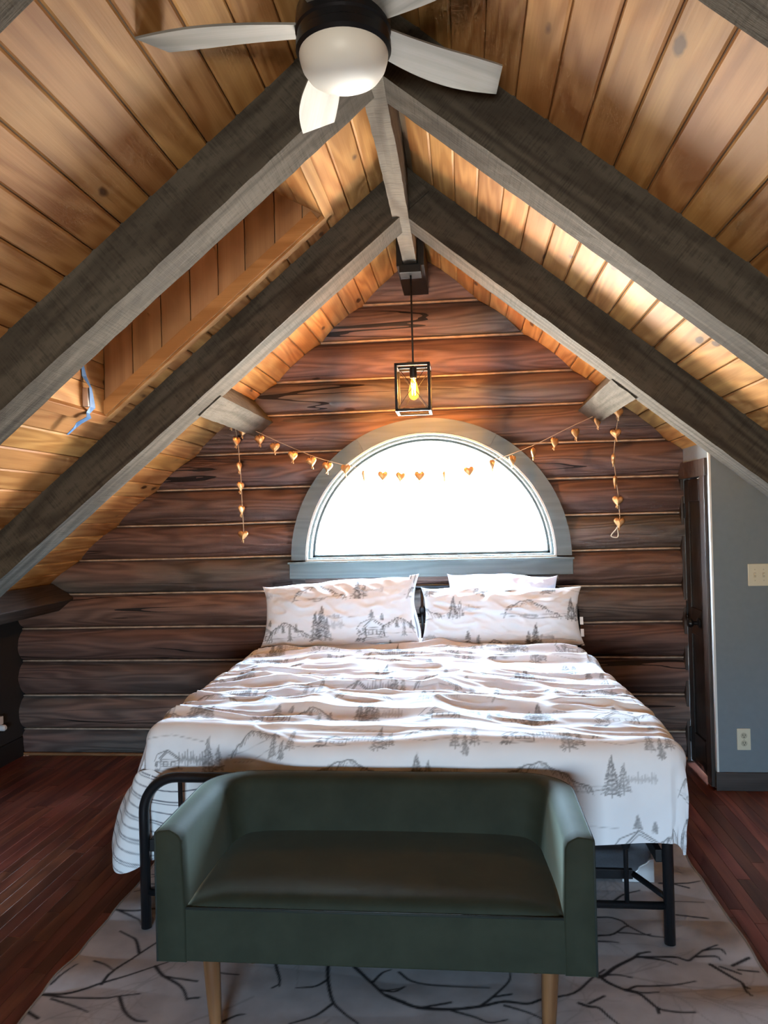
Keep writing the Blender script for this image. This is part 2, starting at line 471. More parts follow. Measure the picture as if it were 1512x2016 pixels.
xt_, zt_ = -0.937, ceil_z(-0.937) + DECK                 # wedge of roof above the shaft's upper wall
mb.prism([(-0.56, ceil_z(-0.56) + 0.022), (-0.60, ceil_z(-0.61) + 0.015), (xt_ + 0.007, zt_ + 0.002), (xt_ + 0.007, zt_ + 0.03), (-0.56, ceil_z(-0.56) + DECK)], 'y', SKY0 - 0.014, SKY1 + 0.014)
deck_quad(-0.56, AX, YR - 0.1, 5.15)
deck_quad(AX, XR + 0.3, YR - 0.1, 5.15)
ceiling = tag(mb.build('ceiling', ROOFM), 'vaulted ceiling of knotty pine boards', kind='structure')
PW = 0.1 * math.sqrt(1 + K * K)
pm = {}
def plank_mesh(L):
    L = round(L, 3)
    if L not in pm:
        g, b, t = 0.0022, 0.006, 0.018
        x0, x1 = g, PW - g
        prof = [(x0, 0), (x0, -t + b), (x0 + b, -t), (x1 - b, -t), (x1, -t + b), (x1, 0)]
        m_ = MB().prism(prof, 'y', 0, L)
        pm[L] = newmesh('plank', m_.v, m_.f); pm[L].materials.append(PINE)
    return pm[L]
def plank(xa, side, y0, y1):
    """xa: x of the ridge-side edge; side -1 left, +1 right"""
    z = ceil_z(xa) + 0.018 * math.cos(ANG)
    o = link('plank', plank_mesh(y1 - y0), PINE, ceiling)
    if side > 0:
        o.location = (xa + 0.0114, y0, z + 0.0); o.rotation_euler = (0, ANG, 0)
    else:
        o.location = (xa - 0.0114, y1, z); o.rotation_euler = (0, ANG, math.pi)
    return o
for i in range(28):
    xa = -0.30 - 0.1 * i + 0.0
    if xa < XL + 0.02: break
    if xa > SKX0 + 0.02 and xa - 0.1 < SKX1 - 0.02:
        plank(xa, -1, YR, SKY0 - 0.015); plank(xa, -1, SKY1 + 0.015, YW)
    else:
        plank(xa, -1, YR, YW)
for i in range(28):
    xa = -0.203 + 0.1 * i
    if xa > XR - 0.05: break
    plank(xa, 1, YR, YW if xa < XD else YG + 0.05)

# ---- skylight (window_2): shaft boards, casing, glass
sk = tag(empty('window_2', (SKX0, SKY1, ceil_z(SKX0))), 'skylight shaft lined with pine boards between the left rafters', kind='structure')
sk_off = Vector(sk.location)
def skb(mbuild, name, mat, bevel=0):
    mbuild.v = [(p[0]-sk_off.x, p[1]-sk_off.y, p[2]-sk_off.z) for p in mbuild.v]
    return mbuild.build(name, mat, sk, bevel=bevel)
def out_z(x): return ceil_z(x) + DECK
XTOP = -0.937                                            # upper shaft wall meets the roof here
def up_z(x): return ceil_z(SKX1) + 0.55 * (SKX1 - x)     # upper shaft wall profile
edges = [SKX0, -1.527, -1.384, -1.241, -1.105, -0.975, -0.831, -0.70, SKX1]
for a, b in zip(edges[:-1], edges[1:]):
    a2, b2 = a + 0.0025, b - 0.0025
    top = lambda q: min(out_z(q), up_z(q))
    poly = [(a2, ceil_z(a2)), (b2, ceil_z(b2)), (b2, top(b2))]
    if a2 < XTOP < b2: poly.append((XTOP, out_z(XTOP)))
    poly.append((a2, top(a2)))
    skb(MB().prism(poly, 'y', SKY1, SKY1 + 0.014), 'shaft_board', PINE_Z)
    skb(MB().prism(poly, 'y', SKY0 - 0.014, SKY0), 'shaft_board', PINE_Z)
zl = ceil_z(SKX0)
for i in range(4):
    z0 = zl + i * 0.115 + 0.002; z1 = min(zl + (i+1) * 0.115 - 0.002, out_z(SKX0))
    skb(MB().box(SKX0 - 0.014, SKX0, SKY0, SKY1, z0, z1), 'shaft_board', PINE)
for i in range(3):
    t0, t1 = i / 3 + 0.005, (i+1) / 3 - 0.005
    xa, xb = SKX1 + (XTOP - SKX1) * t0, SKX1 + (XTOP - SKX1) * t1
    n_ = Vector((0.48, 0, 0.876)) * 0.014
    p = [(xa, up_z(xa)), (xb, up_z(xb)), (xb + n_.x, up_z(xb) + n_.z), (xa + n_.x, up_z(xa) + n_.z)]
    skb(MB().prism(p, 'y', SKY0, SKY1), 'shaft_board', PINE)
def slope_bar(x0, x1, y0, y1, d0, d1):
    """bar lying along the left slope, d = distance below the ceiling plane"""
    nx, nz = math.sin(ANG), -math.cos(ANG)              # pointing into the room for the left slope
    p = [(x0 + nx*d0, ceil_z(x0) + nz*d0), (x1 + nx*d0, ceil_z(x1) + nz*d0), (x1 + nx*d1, ceil_z(x1) + nz*d1), (x0 + nx*d1, ceil_z(x0) + nz*d1)]
    return MB().prism(p, 'y', y0, y1)
skb(slope_bar(SKX0 - 0.03, SKX1 + 0.03, SKY1, SKY1 + 0.05, -0.004, 0.022), 'casing_board', PINE_X, 0.002)
skb(slope_bar(SKX0 - 0.04, SKX0, SKY0, SKY1 + 0.05, -0.004, 0.022), 'casing_board', PINE, 0.002)
skb(slope_bar(SKX1, SKX1 + 0.04, SKY0, SKY1 + 0.05, -0.004, 0.022), 'casing_board', PINE, 0.002)
skb(slope_bar(SKX0, SKX1 - 0.02, SKY1 - 0.012, SKY1, -0.045, 0.012), 'inner_trim', PINE_X, 0.001)
p = [(SKX0 - 0.013, out_z(SKX0 - 0.013) - 0.02), (XTOP, out_z(XTOP) - 0.02), (XTOP, out_z(XTOP) - 0.014), (SKX0 - 0.013, out_z(SKX0 - 0.013) - 0.014)]
skb(MB().prism(p, 'y', SKY0, SKY1), 'glass_pane', GLASS)
p = [(SKX0 - 0.013, out_z(SKX0 - 0.013) - 0.05), (XTOP + 0.07, out_z(XTOP + 0.07) - 0.05), (XTOP + 0.07, out_z(XTOP + 0.07) - 0.044), (SKX0 - 0.013, out_z(SKX0 - 0.013) - 0.044)]
shade = skb(MB().prism(p, 'y', SKY0, SKY1), 'roller_shade', plain('dim_shade_cloth', (0.30, 0.24, 0.17), 0.9)); shade['label'] = 'closed blackout shade'

# ---- gable wall: backing with the half-round opening, logs, chinking
WCX, WCZ, WR = -0.224, 1.285, 0.79                      # window opening centre and radius
mb = MB()
xs = sorted(set([XL - 0.15, AX, XR + 0.15] + [round(v, 4) for v in np.linspace(XL - 0.15, XR + 0.15, 16)] + [round(WCX + WR * math.cos(t), 4) for t in np.linspace(0, math.pi, 41)]))
for a, b in zip(xs[:-1], xs[1:]):
    za, zb = ceil_z(a) + DECK - 0.02, ceil_z(b) + DECK - 0.02
    if abs((a + b) / 2 - WCX) < WR:
        ha = WCZ + math.sqrt(max(0, WR**2 - (a - WCX)**2)); hb = WCZ + math.sqrt(max(0, WR**2 - (b - WCX)**2))
        mb.prism([(a, -0.1), (b, -0.1), (b, WCZ), (a, WCZ)], 'y', YW, YW + 0.16)
        mb.prism([(a, ha), (b, hb), (b, zb), (a, za)], 'y', YW, YW + 0.16)
    else:
        mb.prism([(a, -0.1), (b, -0.1), (b, zb), (a, za)], 'y', YW, YW + 0.16)
wall_far = tag(mb.build('wall_far', CHINK), 'gable wall of stacked dark stained logs', kind='structure')

def roof_lim(z):
    h = (AZ - z) / K
    return max(XL, AX - h), min(XD, AX + h)
def log_piece(z0, z1, side, seed, bulge, flat=2.2):
    """side: 'full', 'left', 'right' (of the window)"""
    nz = 13
    ts = np.linspace(-1, 1, nz)
    zs = (z0 + z1) / 2 + ts * (z1 - z0) / 2
    lims = []
    if side == 'mid': zs = np.minimum(zs, 1.2)
    for z in zs:
        l, r = roof_lim(z)
        c = WCX
        if side == 'mid':
            lims.append((c - WR - 0.02, c + WR + 0.02)); continue
        if z < WCZ - 0.02: hw = 0 if side == 'full' else WR + 0.02
        else: hw = math.sqrt(max(0, (WR + 0.02)**2 - (z - WCZ)**2))
        if side == 'left': r = c - hw
        if side == 'right': l = c + hw
        lims.append((l, max(r, l + 0.002)))
    L = max(r - l for l, r in lims)
    nx = max(6, int(L / 0.035))
    V = []; 
    ph = seed * 3.7
    for j, z in enumerate(zs):
        l, r = lims[j]
        u = np.linspace(0, 1, nx + 1); xx = l + (r - l) * u
        t = ts[j]
        bb = bulge * (1 - abs(t) ** flat)
        dz = 0.006 * vnoise(xx * 1.3 + ph, t * 1.5 + seed) * (1 - 0.0 * abs(t))
        dy = 0.007 * vnoise(xx * 2.1, zs[j] * 9 + seed) + 0.003 * vnoise(xx * 7, zs[j] * 25 + seed)
        if j in (0, nz - 1): yy = np.full_like(xx, YW + 0.0)
        else: yy = YW - bb - 0.012 - dy * (1 - abs(t) ** 6)
        for a_, y_, d_ in zip(xx, yy, dz): V.append((a_, y_, z + (d_ if 0 < j < nz - 1 else 0)))
    F = []
    for j in range(nz - 1):
        for i in range(nx):
            p = j * (nx + 1) + i; F.append((p, p + 1, p + nx + 2, p + nx + 1))
    F.append(tuple(j * (nx + 1) for j in range(nz))); F.append(tuple(j * (nx + 1) + nx for j in range(nz - 1, -1, -1)))
    cx = sum(p[0] for p in V) / len(V); cz = (z0 + z1) / 2
    me = newmesh('log', [(p[0] - cx, p[1] - YW, p[2] - cz) for p in V], F, True)
    o = link('log', me, LOG, wall_far, loc=(cx, YW, cz))
    return auto_smooth(o, 60)
JZ = [0.0, 0.17, 0.40, 0.633, 0.855, 1.084, 1.311, 1.535, 1.767, 1.998, 2.243, 2.458, 2.704, 2.938, 3.235]
for i, (a, b) in enumerate(zip(JZ[:-1], JZ[1:])):
    a2, b2 = a + 0.004, b - 0.004
    bl = 0.035 if i == 0 else 0.058 + 0.012 * random.random()
    if b2 > WCZ and a2 < WCZ + WR:
        if a2 < WCZ < b2: log_piece(a2, b2, 'mid', i * 2 + 3, bl)
        log_piece(a2, b2, 'left', i * 2 + 1, bl); log_piece(a2, b2, 'right', i * 2 + 2, bl)
        if b2 > WCZ + WR: log_piece(WCZ + WR + 0.02, b2, 'full', i * 2 + 31, bl * 0.8) if b2 - WCZ - WR > 0.08 else None
    else:
        log_piece(a2, b2, 'full', i * 2 + 1, bl)
for z in JZ[1:-1]:
    l, r = roof_lim(z)
    segs = [(l, r)]
    if WCZ < z < WCZ + WR:
        hw = math.sqrt((WR + 0.03)**2 - (z - WCZ)**2); segs = [(l, WCX - hw), (WCX + hw, r)]
    for a, b in segs:
        pts = [(q, YW - 0.024, z + 0.003 * float(vnoise(q * 1.7, z * 5))) for q in np.linspace(a + 0.005, b - 0.005, max(3, int((b-a)/0.08)))]
        MB().tube(pts, 0.0065, 6).build('chinking', CHINK, wall_far, True)
MB().box(XL, XD, YW - 0.058, YW - 0.03, 0, 0.018).build('quarter_round', wood('oak_strip', (0.36, 0.17, 0.07), (0.22, 0.09, 0.035), None, 'x'), wall_far, bevel=0.005)

# ---- half-round window (window_1)
w1 = tag(empty('window_1', (WCX, YW, WCZ)), 'half-round window with slate casing in the log wall', kind='structure')
def half_ring(r0, r1, y0, y1, z0=0.0, n=48):
    m_ = MB(); v = []; f = []
    a0 = math.asin(max(-1, min(1, z0 / r1)))
    for i in range(n + 1):
        t = math.pi * i / n
        for (r, y) in ((r0, y0), (r1, y0), (r1, y1), (r0, y1)):
            v.append((r * math.cos(t), y, r * math.sin(t) + z0))
    for i in range(n):
        for k in range(4):
            f.append((i*4+k, i*4+(k+1) % 4, (i+1)*4+(k+1) % 4, (i+1)*4+k))
    f.append((0, 1, 2, 3)); f.append((n*4+3, n*4+2, n*4+1, n*4))
    m_.add(v, f); return m_
def seg_ring(r0, r1, t0, t1, y0, y1, n=16):
    m_ = MB(); v = []; f = []
    for i in range(n + 1):
        t = t0 + (t1 - t0) * i / n
        for (r, y) in ((r0, y0), (r1, y0), (r1, y1), (r0, y1)): v.append((r * math.cos(t), y, r * math.sin(t)))
    for i in range(n):
        for k in range(4): f.append((i*4+k, i*4+(k+1) % 4, (i+1)*4+(k+1) % 4, (i+1)*4+k))
    f.append((0, 1, 2, 3)); f.append((n*4+3, n*4+2, n*4+1, n*4)); m_.add(v, f); return m_
for k in range(3):
    auto_smooth(seg_ring(0.802, 0.893, math.pi * k / 3 + 0.0008, math.pi * (k + 1) / 3 - 0.0008, -0.098, 0.0).build('arch_casing', CASING, w1), 40)
auto_smooth(half_ring(0.788, 0.8005, -0.092, 0.0).build('white_bead', WHITE_VINYL, w1), 40)
auto_smooth(half_ring(0.772, 0.787, -0.06, 0.16).build('jamb', DARKJAMB, w1), 40)
auto_smooth(half_ring(0.757, 0.773, 0.02, 0.09).build('sash', DARKJAMB, w1), 40)
auto_smooth(half_ring(0.750, 0.758, 0.045, 0.08).build('glazing_bead', WHITE_VINYL, w1), 40)
MB().box(-0.787, 0.787, -0.06, 0.16, -0.008, 0.012).build('sash_sill', DARKJAMB, w1, bevel=0.002)
MB().box(-0.775, 0.775, 0.02, 0.09, 0.012, 0.028).build('sash_bottom_rail', DARKJAMB, w1, bevel=0.002)
MB().box(-0.80, 0.80, -0.092, -0.062, -0.008, 0.004).build('white_sill_bead', WHITE_VINYL, w1)
MB().box(-0.905, 0.898, -0.103, -0.0, -0.118, -0.0085).build('apron', CASING, w1, bevel=0.003)
MB().box(-0.915, 0.905, -0.118, 0.0, -0.024, -0.0085).build('stool', CASING, w1, bevel=0.003)
gv = [(0.758 * math.cos(t), 0.758 * math.sin(t)) for t in np.linspace(0, math.pi, 49)]
MB().prism(gv, 'y', 0.055, 0.061).build('glass_pane', GLASS, w1)

# ---- knee walls, rear wall, closet corner
wl = tag(MB().box(XL - 0.1, XL, YR, YW, 0, 1.02).build('wall_left', DARKWALL), 'low charcoal knee wall on the left', kind='structure')
tag(MB().box(XL, XL + 0.016, YR, YW - 0.06, 0, 0.13).build('baseboard_left', plain('dark_baseboard', (0.016, 0.014, 0.013), 0.5), bevel=0.003), 'dark baseboard below the charcoal knee wall', kind='structure')
tag(MB().box(XR, XR + 0.1, YR, YG + 0.1, 0, 0.98).build('wall_right', GREYWALL), 'low knee wall on the right', kind='structure')
p = [(-3.10, 0.92), (-3.03, 0.912), (-2.72, 0.978), (-2.635, 1.055), (-2.765, 1.163), (-3.10, 0.99)]
plate = tag(MB().prism(p, 'y', YR, YW - 0.02).build('plate_beam', PLATE, bevel=0.008), 'dark timber plate on top of the charcoal knee wall', 'beam')
# rear wall behind the camera; its window is added, sized for fill light
RW0, RW1, RZ0, RZ1 = -0.70, 0.20, 0.40, 1.05
mb = MB()
for a, b in ((XL - 0.15, RW0), (RW0, AX), (AX, RW1), (RW1, XR + 0.15)):
    za, zb = ceil_z(a) + DECK - 0.02, ceil_z(b) + DECK - 0.02
    if a >= RW0 - 1e-6 and b <= RW1 + 1e-6:
        mb.prism([(a, -0.1), (b, -0.1), (b, RZ0), (a, RZ0)], 'y', YR - 0.12, YR)
        mb.prism([(a, RZ1), (b, RZ1), (b, zb), (a, za)], 'y', YR - 0.12, YR)
    else:
        mb.prism([(a, -0.1), (b, -0.1), (b, zb), (a, za)], 'y', YR - 0.12, YR)
tag(mb.build('wall_rear', GREYWALL), 'painted rear gable wall behind the viewer', kind='structure')
w3 = tag(empty('added_window_3', ((RW0 + RW1) / 2, YR, (RZ0 + RZ1) / 2)), 'unseen window added in the rear gable to light the foreground', kind='structure')
hw, hh = (RW1 - RW0) / 2, (RZ1 - RZ0) / 2
MB().box(-hw, hw, -0.07, -0.064, -hh, hh).build('glass_pane', GLASS, w3)
for bx in ((-hw - 0.08, -hw, -hh - 0.08, hh + 0.08), (hw, hw + 0.08, -hh - 0.08, hh + 0.08), (-hw, hw, hh, hh + 0.08), (-hw, hw, -hh - 0.08, -hh)):
    MB().box(bx[0], bx[1], 0.0, 0.02, bx[2], bx[3]).build('casing', CASING, w3)
# grey wall facing the camera, right of the door
p = [(XD, 0.0), (XR + 0.1, 0.0), (XR + 0.1, ceil_z(XR + 0.1)), (XD, ceil_z(XD))]
tag(MB().prism(p, 'y', YG, YG + 0.09).build('wall_corner', GREYWALL), 'slate grey wall with light switch and outlet', kind='structure')
tag(MB().box(XD - 0.012, XR, YG - 0.016, YG, 0, 0.1).build('baseboard_corner', BASEW, bevel=0.003), 'dark wood baseboard under the slate grey wall', kind='structure')
tag(MB().box(XD - 0.003, XD + 0.007, YG - 0.003, YG + 0.02, 0.1, ceil_z(XD) - 0.03).build('trim_1', WHITE_VINYL), 'pale corner bead beside the dark door', kind='structure')
# side wall holding the door
mb = MB().box(XD, XD + 0.1, YG + 0.09, 4.5, 0, 1.93).box(XD, XD + 0.1, 4.5, YW, 1.74, 1.93).box(XD, XD + 0.1, 4.885, YW, 0, 1.74)
tag(mb.build('wall_door', GREYWALL), 'narrow side wall around the dark door', kind='structure')
d1 = tag(empty('door_1', (XD, 4.69, 0)), 'narrow dark panelled door beside the log wall', kind='structure')
def db(x0, x1, y0, y1, z0, z1, name, mat, bevel=0.003, par=None):
    return MB().box(x0 - XD, x1 - XD, y0 - 4.69, y1 - 4.69, z0, z1).build(name, mat, par or d1, bevel=bevel)
leaf = db(XD + 0.012, XD + 0.05, 4.505, 4.878, 0.01, 1.732, 'door_leaf', DOORW)
for (y0, y1) in ((4.505, 4.588), (4.80, 4.878)): db(XD + 0.002, XD + 0.013, y0, y1, 0.01, 1.732, 'stile', DOORW, par=leaf)
for (z0, z1) in ((0.01, 0.20), (0.80, 0.96), (1.60, 1.732)): db(XD + 0.002, XD + 0.013, 4.588, 4.80, z0, z1, 'rail', DOORW, par=leaf)
CAS = wood('brown_door_casing', (0.085, 0.058, 0.045), (0.045, 0.03, 0.024), None, 'z', rough=0.4, vary=0.05)
db(XD - 0.018, XD, 4.425, 4.505, 0, 1.74, 'side_casing', CAS)
db(XD - 0.018, XD, 4.880, 4.935, 0, 1.74, 'side_casing', CAS)
db(XD - 0.018, XD, 4.415, 4.940, 1.74, 1.838, 'head_casing', CAS)
kn = MB().lathe([(0.004, 0.0), (0.030, -0.002), (0.030, -0.010), (0.012, -0.014), (0.011, -0.035), (0.022, -0.040), (0.028, -0.052), (0.024, -0.064), (0.010, -0.070)], 0.0, 4.635 - 4.69, 0.885, 20, 'x')
auto_smooth(kn.build('door_knob', METAL, leaf), 40)
for z in (1.545, 0.945, 0.17): db(XD - 0.006, XD + 0.004, 4.862, 4.884, z - 0.045, z + 0.045, 'hinge', METAL_M, 0.001, leaf)

# ================================================================== BEAMS
def timber(name, L, W, H, mat, seed, seg=0.05, j=0.0035):
    """rough box: local x 0..L, y 0..W, z -H..0"""
    n = int(L / seg); V = []; F = []
    ring = [(0, 0), (W * 0.5, 0), (W, 0), (W, -H * 0.5), (W, -H), (W * 0.66, -H), (W * 0.33, -H), (0, -H), (0, -H * 0.5)]
    R_ = np.random.RandomState(seed); m = len(ring)
    for i in range(n + 1):
        x = L * i / n
        for k, (y, z) in enumerate(ring):
            dy = j * 0.8 * float(vnoise(x * 2.2 + seed, k * 1.3)) + (R_.rand() - .5) * j * 0.7
            dz = j * 1.0 * float(vnoise(x * 1.5 + 9 + seed, k * 2.1)) + (R_.rand() - .5) * j * 0.7
            if z == 0: dz = 0
            V.append((x, y + dy, z + dz))
    for i in range(n):
        for k in range(m): F.append((i*m+k, i*m+(k+1) % m, (i+1)*m+(k+1) % m, (i+1)*m+k))
    F.append(tuple(range(m))); F.append(tuple(n*m+k for k in range(m-1, -1, -1)))
    return newmesh(name, V, F)
RH = 0.19
def rafter(side, y0, W, label, seed):
    xr = AX + side * 0.03
    Lx = (AX - XL if side < 0 else XR - AX) + 0.05
    L = Lx / math.cos(ANG)
    me = timber('rafter_beam', L, W, RH, BEAM, seed)
    o = link('rafter_beam', me, BEAM)
    zz = ceil_z(AX) + 0.004
    if side > 0: o.location = (AX, y0, zz); o.rotation_euler = (0, ANG, 0)
    else: o.location = (AX, y0 + W, zz); o.rotation_euler = (0, ANG, math.pi)
    return tag(o, label, 'beam', 'rough timber rafters under the pine ceiling')
rafter(-1, 2.415, 0.168, 'rough timber rafter on the left slope just beyond the ceiling fan', 1)
rafter(1, 2.455, 0.168, 'rough timber rafter on the right slope just beyond the ceiling fan', 2)
rafter(-1, 3.63, 0.20, 'rough timber rafter on the left slope nearest the log wall', 3)
rafter(1, 3.645, 0.20, 'rough timber rafter on the right slope nearest the log wall', 4)
rafter(-1, 1.20, 0.172, 'rough timber rafter in the top left corner of the view', 5)
rafter(1, 1.215, 0.172, 'rough timber rafter in the top right corner of the view', 6)
me = newmesh('tmp', *(lambda m_: (m_.v, m_.f))(MB().box(0, 1, 0, 1, 0, 1)))
ridge = link('ridge_beam', timber('ridge_beam', 4.62 - YR, 0.078, 0.27, BEAM_Y, 9), None)
# ridge runs along y: rotate the local x axis onto y
for v in ridge.data.vertices: v.co = Vector((-v.co.y, v.co.x, v.co.z))
ridge.data.update(); ridge.data.flip_normals() if False else None
bm = bmesh.new(); bm.from_mesh(ridge.data); bmesh.ops.recalc_face_normals(bm, faces=bm.faces); bm.to_mesh(ridge.data); bm.free()
ridge.data.materials.append(BEAM_Y)
ridge.location = (-0.223, YR, 2.985 + 0.27)
tag(ridge, 'long rough ridge beam along the peak of the ceiling', 'beam')
def purlin(side, label, seed):
    L = YW - 0.05 - 3.80
    o = link('purlin_block', timber('purlin_block', L, 0.15, RH + 0.004, BEAM, seed), BEAM)
    # local x along +y world, local y along slope, local z up normal
    xs0 = AX + side * 1.10
    ex = Vector((0, 1, 0)); ez = Vector((side * math.sin(ANG), 0, math.cos(ANG))); ey = ez.cross(ex)
    Mx = Matrix.Identity(4)
    for i in range(3): Mx[i][0], Mx[i][1], Mx[i][2] = ex[i], ey[i], ez[i]
    # ey points down-slope for one side, up-slope for the other
    xs1 = xs0 if (ey.x * side) > 0 else AX + side * (1.10 + 0.15 * math.cos(ANG))
    Mx[0][3], Mx[1][3], Mx[2][3] = xs1, 3.80, ceil_z(xs1)
    o.matrix_world = Mx
    return tag(o, label, 'beam')
purlin(-1, 'short timber purlin holding the left end of the heart garland', 21)
purlin(1, 'short timber purlin holding the right end of the heart garland', 22)

# black bracket boxing the ridge end
br = tag(empty('ridge_bracket', (-0.262, 4.30, 2.985)), 'black metal bracket boxing in the end of the ridge beam', 'bracket')
MB().box(-0.078, -0.043, 0.0, 0.58, 0.0, 0.16).build('side_plate', METAL_M, br)
MB().box(0.043, 0.078, 0.0, 0.58, 0.0, 0.16).build('side_plate', METAL_M, br)
MB().box(-0.078, 0.078, 0.0, 0.58, -0.012, 0.0).build('bottom_plate', METAL_M, br)

# ================================================================== CEILING FAN
FX, FY, FZ = -0.272, 1.914, 2.74
fan = tag(empty('ceiling_fan', (FX, FY, FZ)), 'black ceiling fan with grey wood blades and white light bowl', 'fan')
auto_smooth(MB().lathe([(0.070, 0.245), (0.092, 0.235), (0.098, 0.12), (0.108, 0.108), (0.118, 0.095), (0.122, 0.06), (0.122, 0.045), (0.117, 0.040), (0.117, 0.024), (0.121, 0.020), (0.1215, -0.002), (0.113, -0.010), (0.05, -0.010)], n=48).build('motor_housing', METAL, fan), 35)
auto_smooth(MB().lathe([(0.112, -0.004), (0.1135, -0.012), (0.112, -0.024), (0.106, -0.044), (0.092, -0.064), (0.070, -0.077), (0.052, -0.083), (0.030, -0.087), (0.004, -0.0885)], n=48).build('light_bowl', BOWL, fan), 50)
def blade_mesh():
    n = 22; V = []; F = []
    for i in range(n + 1):
        t = i / n; r = 0.10 + 0.40 * t
        wd = 0.040 + 0.020 * math.sin(min(1, t / 0.72) * math.pi / 2) - 0.012 * max(0, (t - 0.6) / 0.4) ** 2
        sk_ = 0.018 * math.sin(t * math.pi)
        for s in (-1, 1):
            y = s * wd + sk_
            x = r + (0.03 * t if s > 0 else -0.022 * t ** 4)
            for z in (-0.003, 0.003): V.append((x, y, z))
    for i in range(n):
        a, b = i * 4, (i + 1) * 4
        F += [(a, b, b+2, a+2), (a+1, a+3, b+3, b+1), (a, a+1, b+1, b), (a+2, b+2, b+3, a+3)]
    F += [(0, 2, 3, 1), (n*4, n*4+1, n*4+3, n*4+2)]
    me = newmesh('fan_blade', V, F); me.materials.append(BLADE); return me
bmsh = blade_mesh()
for k in range(5):
    ang = math.radians(36 + 72 * k)
    o = link('fan_blade', bmsh, BLADE, fan, loc=(0, 0, 0.062))
    o.rotation_euler = (Matrix.Rotation(ang, 3, 'Z') @ Matrix.Rotation(math.radians(-11), 3, 'X')).to_euler()

# ================================================================== PENDANT LAMP
PX, PY = -0.262, 4.33
pl = tag(empty('pendant_lamp', (PX, PY, 2.14)), 'black open box pendant lamp with a glowing bulb', 'lamp')
MB().box(-0.062, 0.062, -0.062, 0.062, 0.785, 0.832).build('canopy', METAL_M, pl, bevel=0.003)
MB().tube([(0, 0, 0.79), (0, 0, 0.26)], 0.0055, 12).build('rod', METAL_M, pl, True)
hb, tk = 0.092, 0.015
for sx_ in (-1, 1):
    for sy_ in (-1, 1):
        MB().box(sx_*hb - tk/2, sx_*hb + tk/2, sy_*hb - tk/2, sy_*hb + tk/2, 0.0, 0.27).build('frame_post', METAL_M, pl, bevel=0.001)
for z in (0.0, 0.27 - tk):
    for s in (-1, 1):
        MB().box(-hb, hb, s*hb - tk/2, s*hb + tk/2, z, z + tk).build('frame_bar', METAL_M, pl, bevel=0.001)
        MB().box(s*hb - tk/2, s*hb + tk/2, -hb, hb, z, z + tk).build('frame_bar', METAL_M, pl, bevel=0.001)
MB().box(-hb, hb, -0.008, 0.008, 0.27 - tk, 0.27 - 0.004).build('top_bar', METAL_M, pl)
for s in (-1, 1):
    for (a, b) in (((-hb, s*hb, 0.262), (hb, s*hb, 0.008)), ((hb, s*hb, 0.262), (-hb, s*hb, 0.008)), ((s*hb, -hb, 0.262), (s*hb, hb, 0.008)), ((s*hb, hb, 0.262), (s*hb, -hb, 0.008))):
        MB().tube([a, b], 0.0018, 6).build('cross_wire', METAL_M, pl)
socket = auto_smooth(MB().lathe([(0.008, 0.262), (0.020, 0.258), (0.021, 0.205), (0.016, 0.198)], n=20).build('socket', METAL_M, pl), 40)
def bulb_mat():
    m = bpy.data.materials.new('amber_bulb_glass'); m.use_nodes = True; t = m.node_tree; t.nodes.clear()
    o = t.nodes.new('ShaderNodeOutputMaterial'); ad = t.nodes.new('ShaderNodeAddShader')
    a = t.nodes.new('ShaderNodeBsdfTransparent'); a.inputs[0].default_value = (0.95, 0.74, 0.42, 1)
    e = t.nodes.new('ShaderNodeEmission'); e.inputs[0].default_value = (1.0, 0.47, 0.09, 1); e.inputs[1].default_value = 0.9
    t.links.new(a.outputs[0], ad.inputs[0]); t.links.new(e.outputs[0], ad.inputs[1]); t.links.new(ad.outputs[0], o.inputs[0])
    return m
bulb = auto_smooth(MB().lathe([(0.012, 0.200), (0.014, 0.188), (0.022, 0.160), (0.030, 0.125), (0.031, 0.108), (0.026, 0.090), (0.014, 0.078), (0.003, 0.074)], n=20).build('bulb', bulb_mat(), pl), 60)
fil = []
for k in range(9):
    fa = 2 * math.pi * k / 8; fil.append((0.011 * math.cos(fa), 0.011 * math.sin(fa), 0.172 if k % 2 == 0 else 0.105))
MB().tube([(0, 0, 0.2)] + fil + [(0, 0, 0.195)], 0.0016, 6).build('filament', emit_mat('glowing_filament', (1.0, 0.50, 0.17), 3600.0), bulb)

# ================================================================== HEART GARLAND
HEARTS = [(-1.39, 2.129, 0), (-1.282, 2.07, 5), (-1.184, 2.018, -5), (-1.067, 1.959, 30), (-0.949, 1.919, 10), (-0.846, 1.884, 15), (-0.729, 1.864, 0), (-0.614, 1.822, 80), (-0.495, 1.815, 10), (-0.383, 1.805, 20), (-0.265, 1.805, 0), (-0.11, 1.803, 82), (0.042, 1.827, 5), (0.187, 1.866, 60), (0.312, 1.887, 50), (0.439, 1.93, 72), (0.57, 1.988, 40), (0.697, 2.039, 35), (0.832, 2.103, 45), (0.946, 2.166, 0)]
STR = [(-1.482, 2.205), (-1.383, 2.162), (-1.17, 2.056), (-0.948, 1.955), (-0.829, 1.915), (-0.7, 1.879), (-0.539, 1.848), (-0.347, 1.833), (-0.188, 1.831), (-0.03, 1.845), (0.159, 1.883), (0.284, 1.916), (0.472, 1.985), (0.658, 2.072), (0.843, 2.152), (0.971, 2.215)]
TL = [(-1.453, 2.181, 0), (-1.426, 2.064, 60), (-1.413, 1.901, 84), (-1.407, 1.774, 65), (-1.404, 1.625, 70), (-1.398, 1.463, 0)]
TR = [(0.951, 2.151, 20), (0.932, 2.025, 0), (0.913, 1.875, 84), (0.921, 1.742, 75), (0.933, 1.618, 0), (0.939, 1.486, 0)]
LOOP = [(0.939, 1.492), (0.923, 1.449), (0.892, 1.413), (0.894, 1.398), (0.924, 1.394), (0.931, 1.412), (0.929, 1.449), (0.939, 1.492)]
GY = 4.76
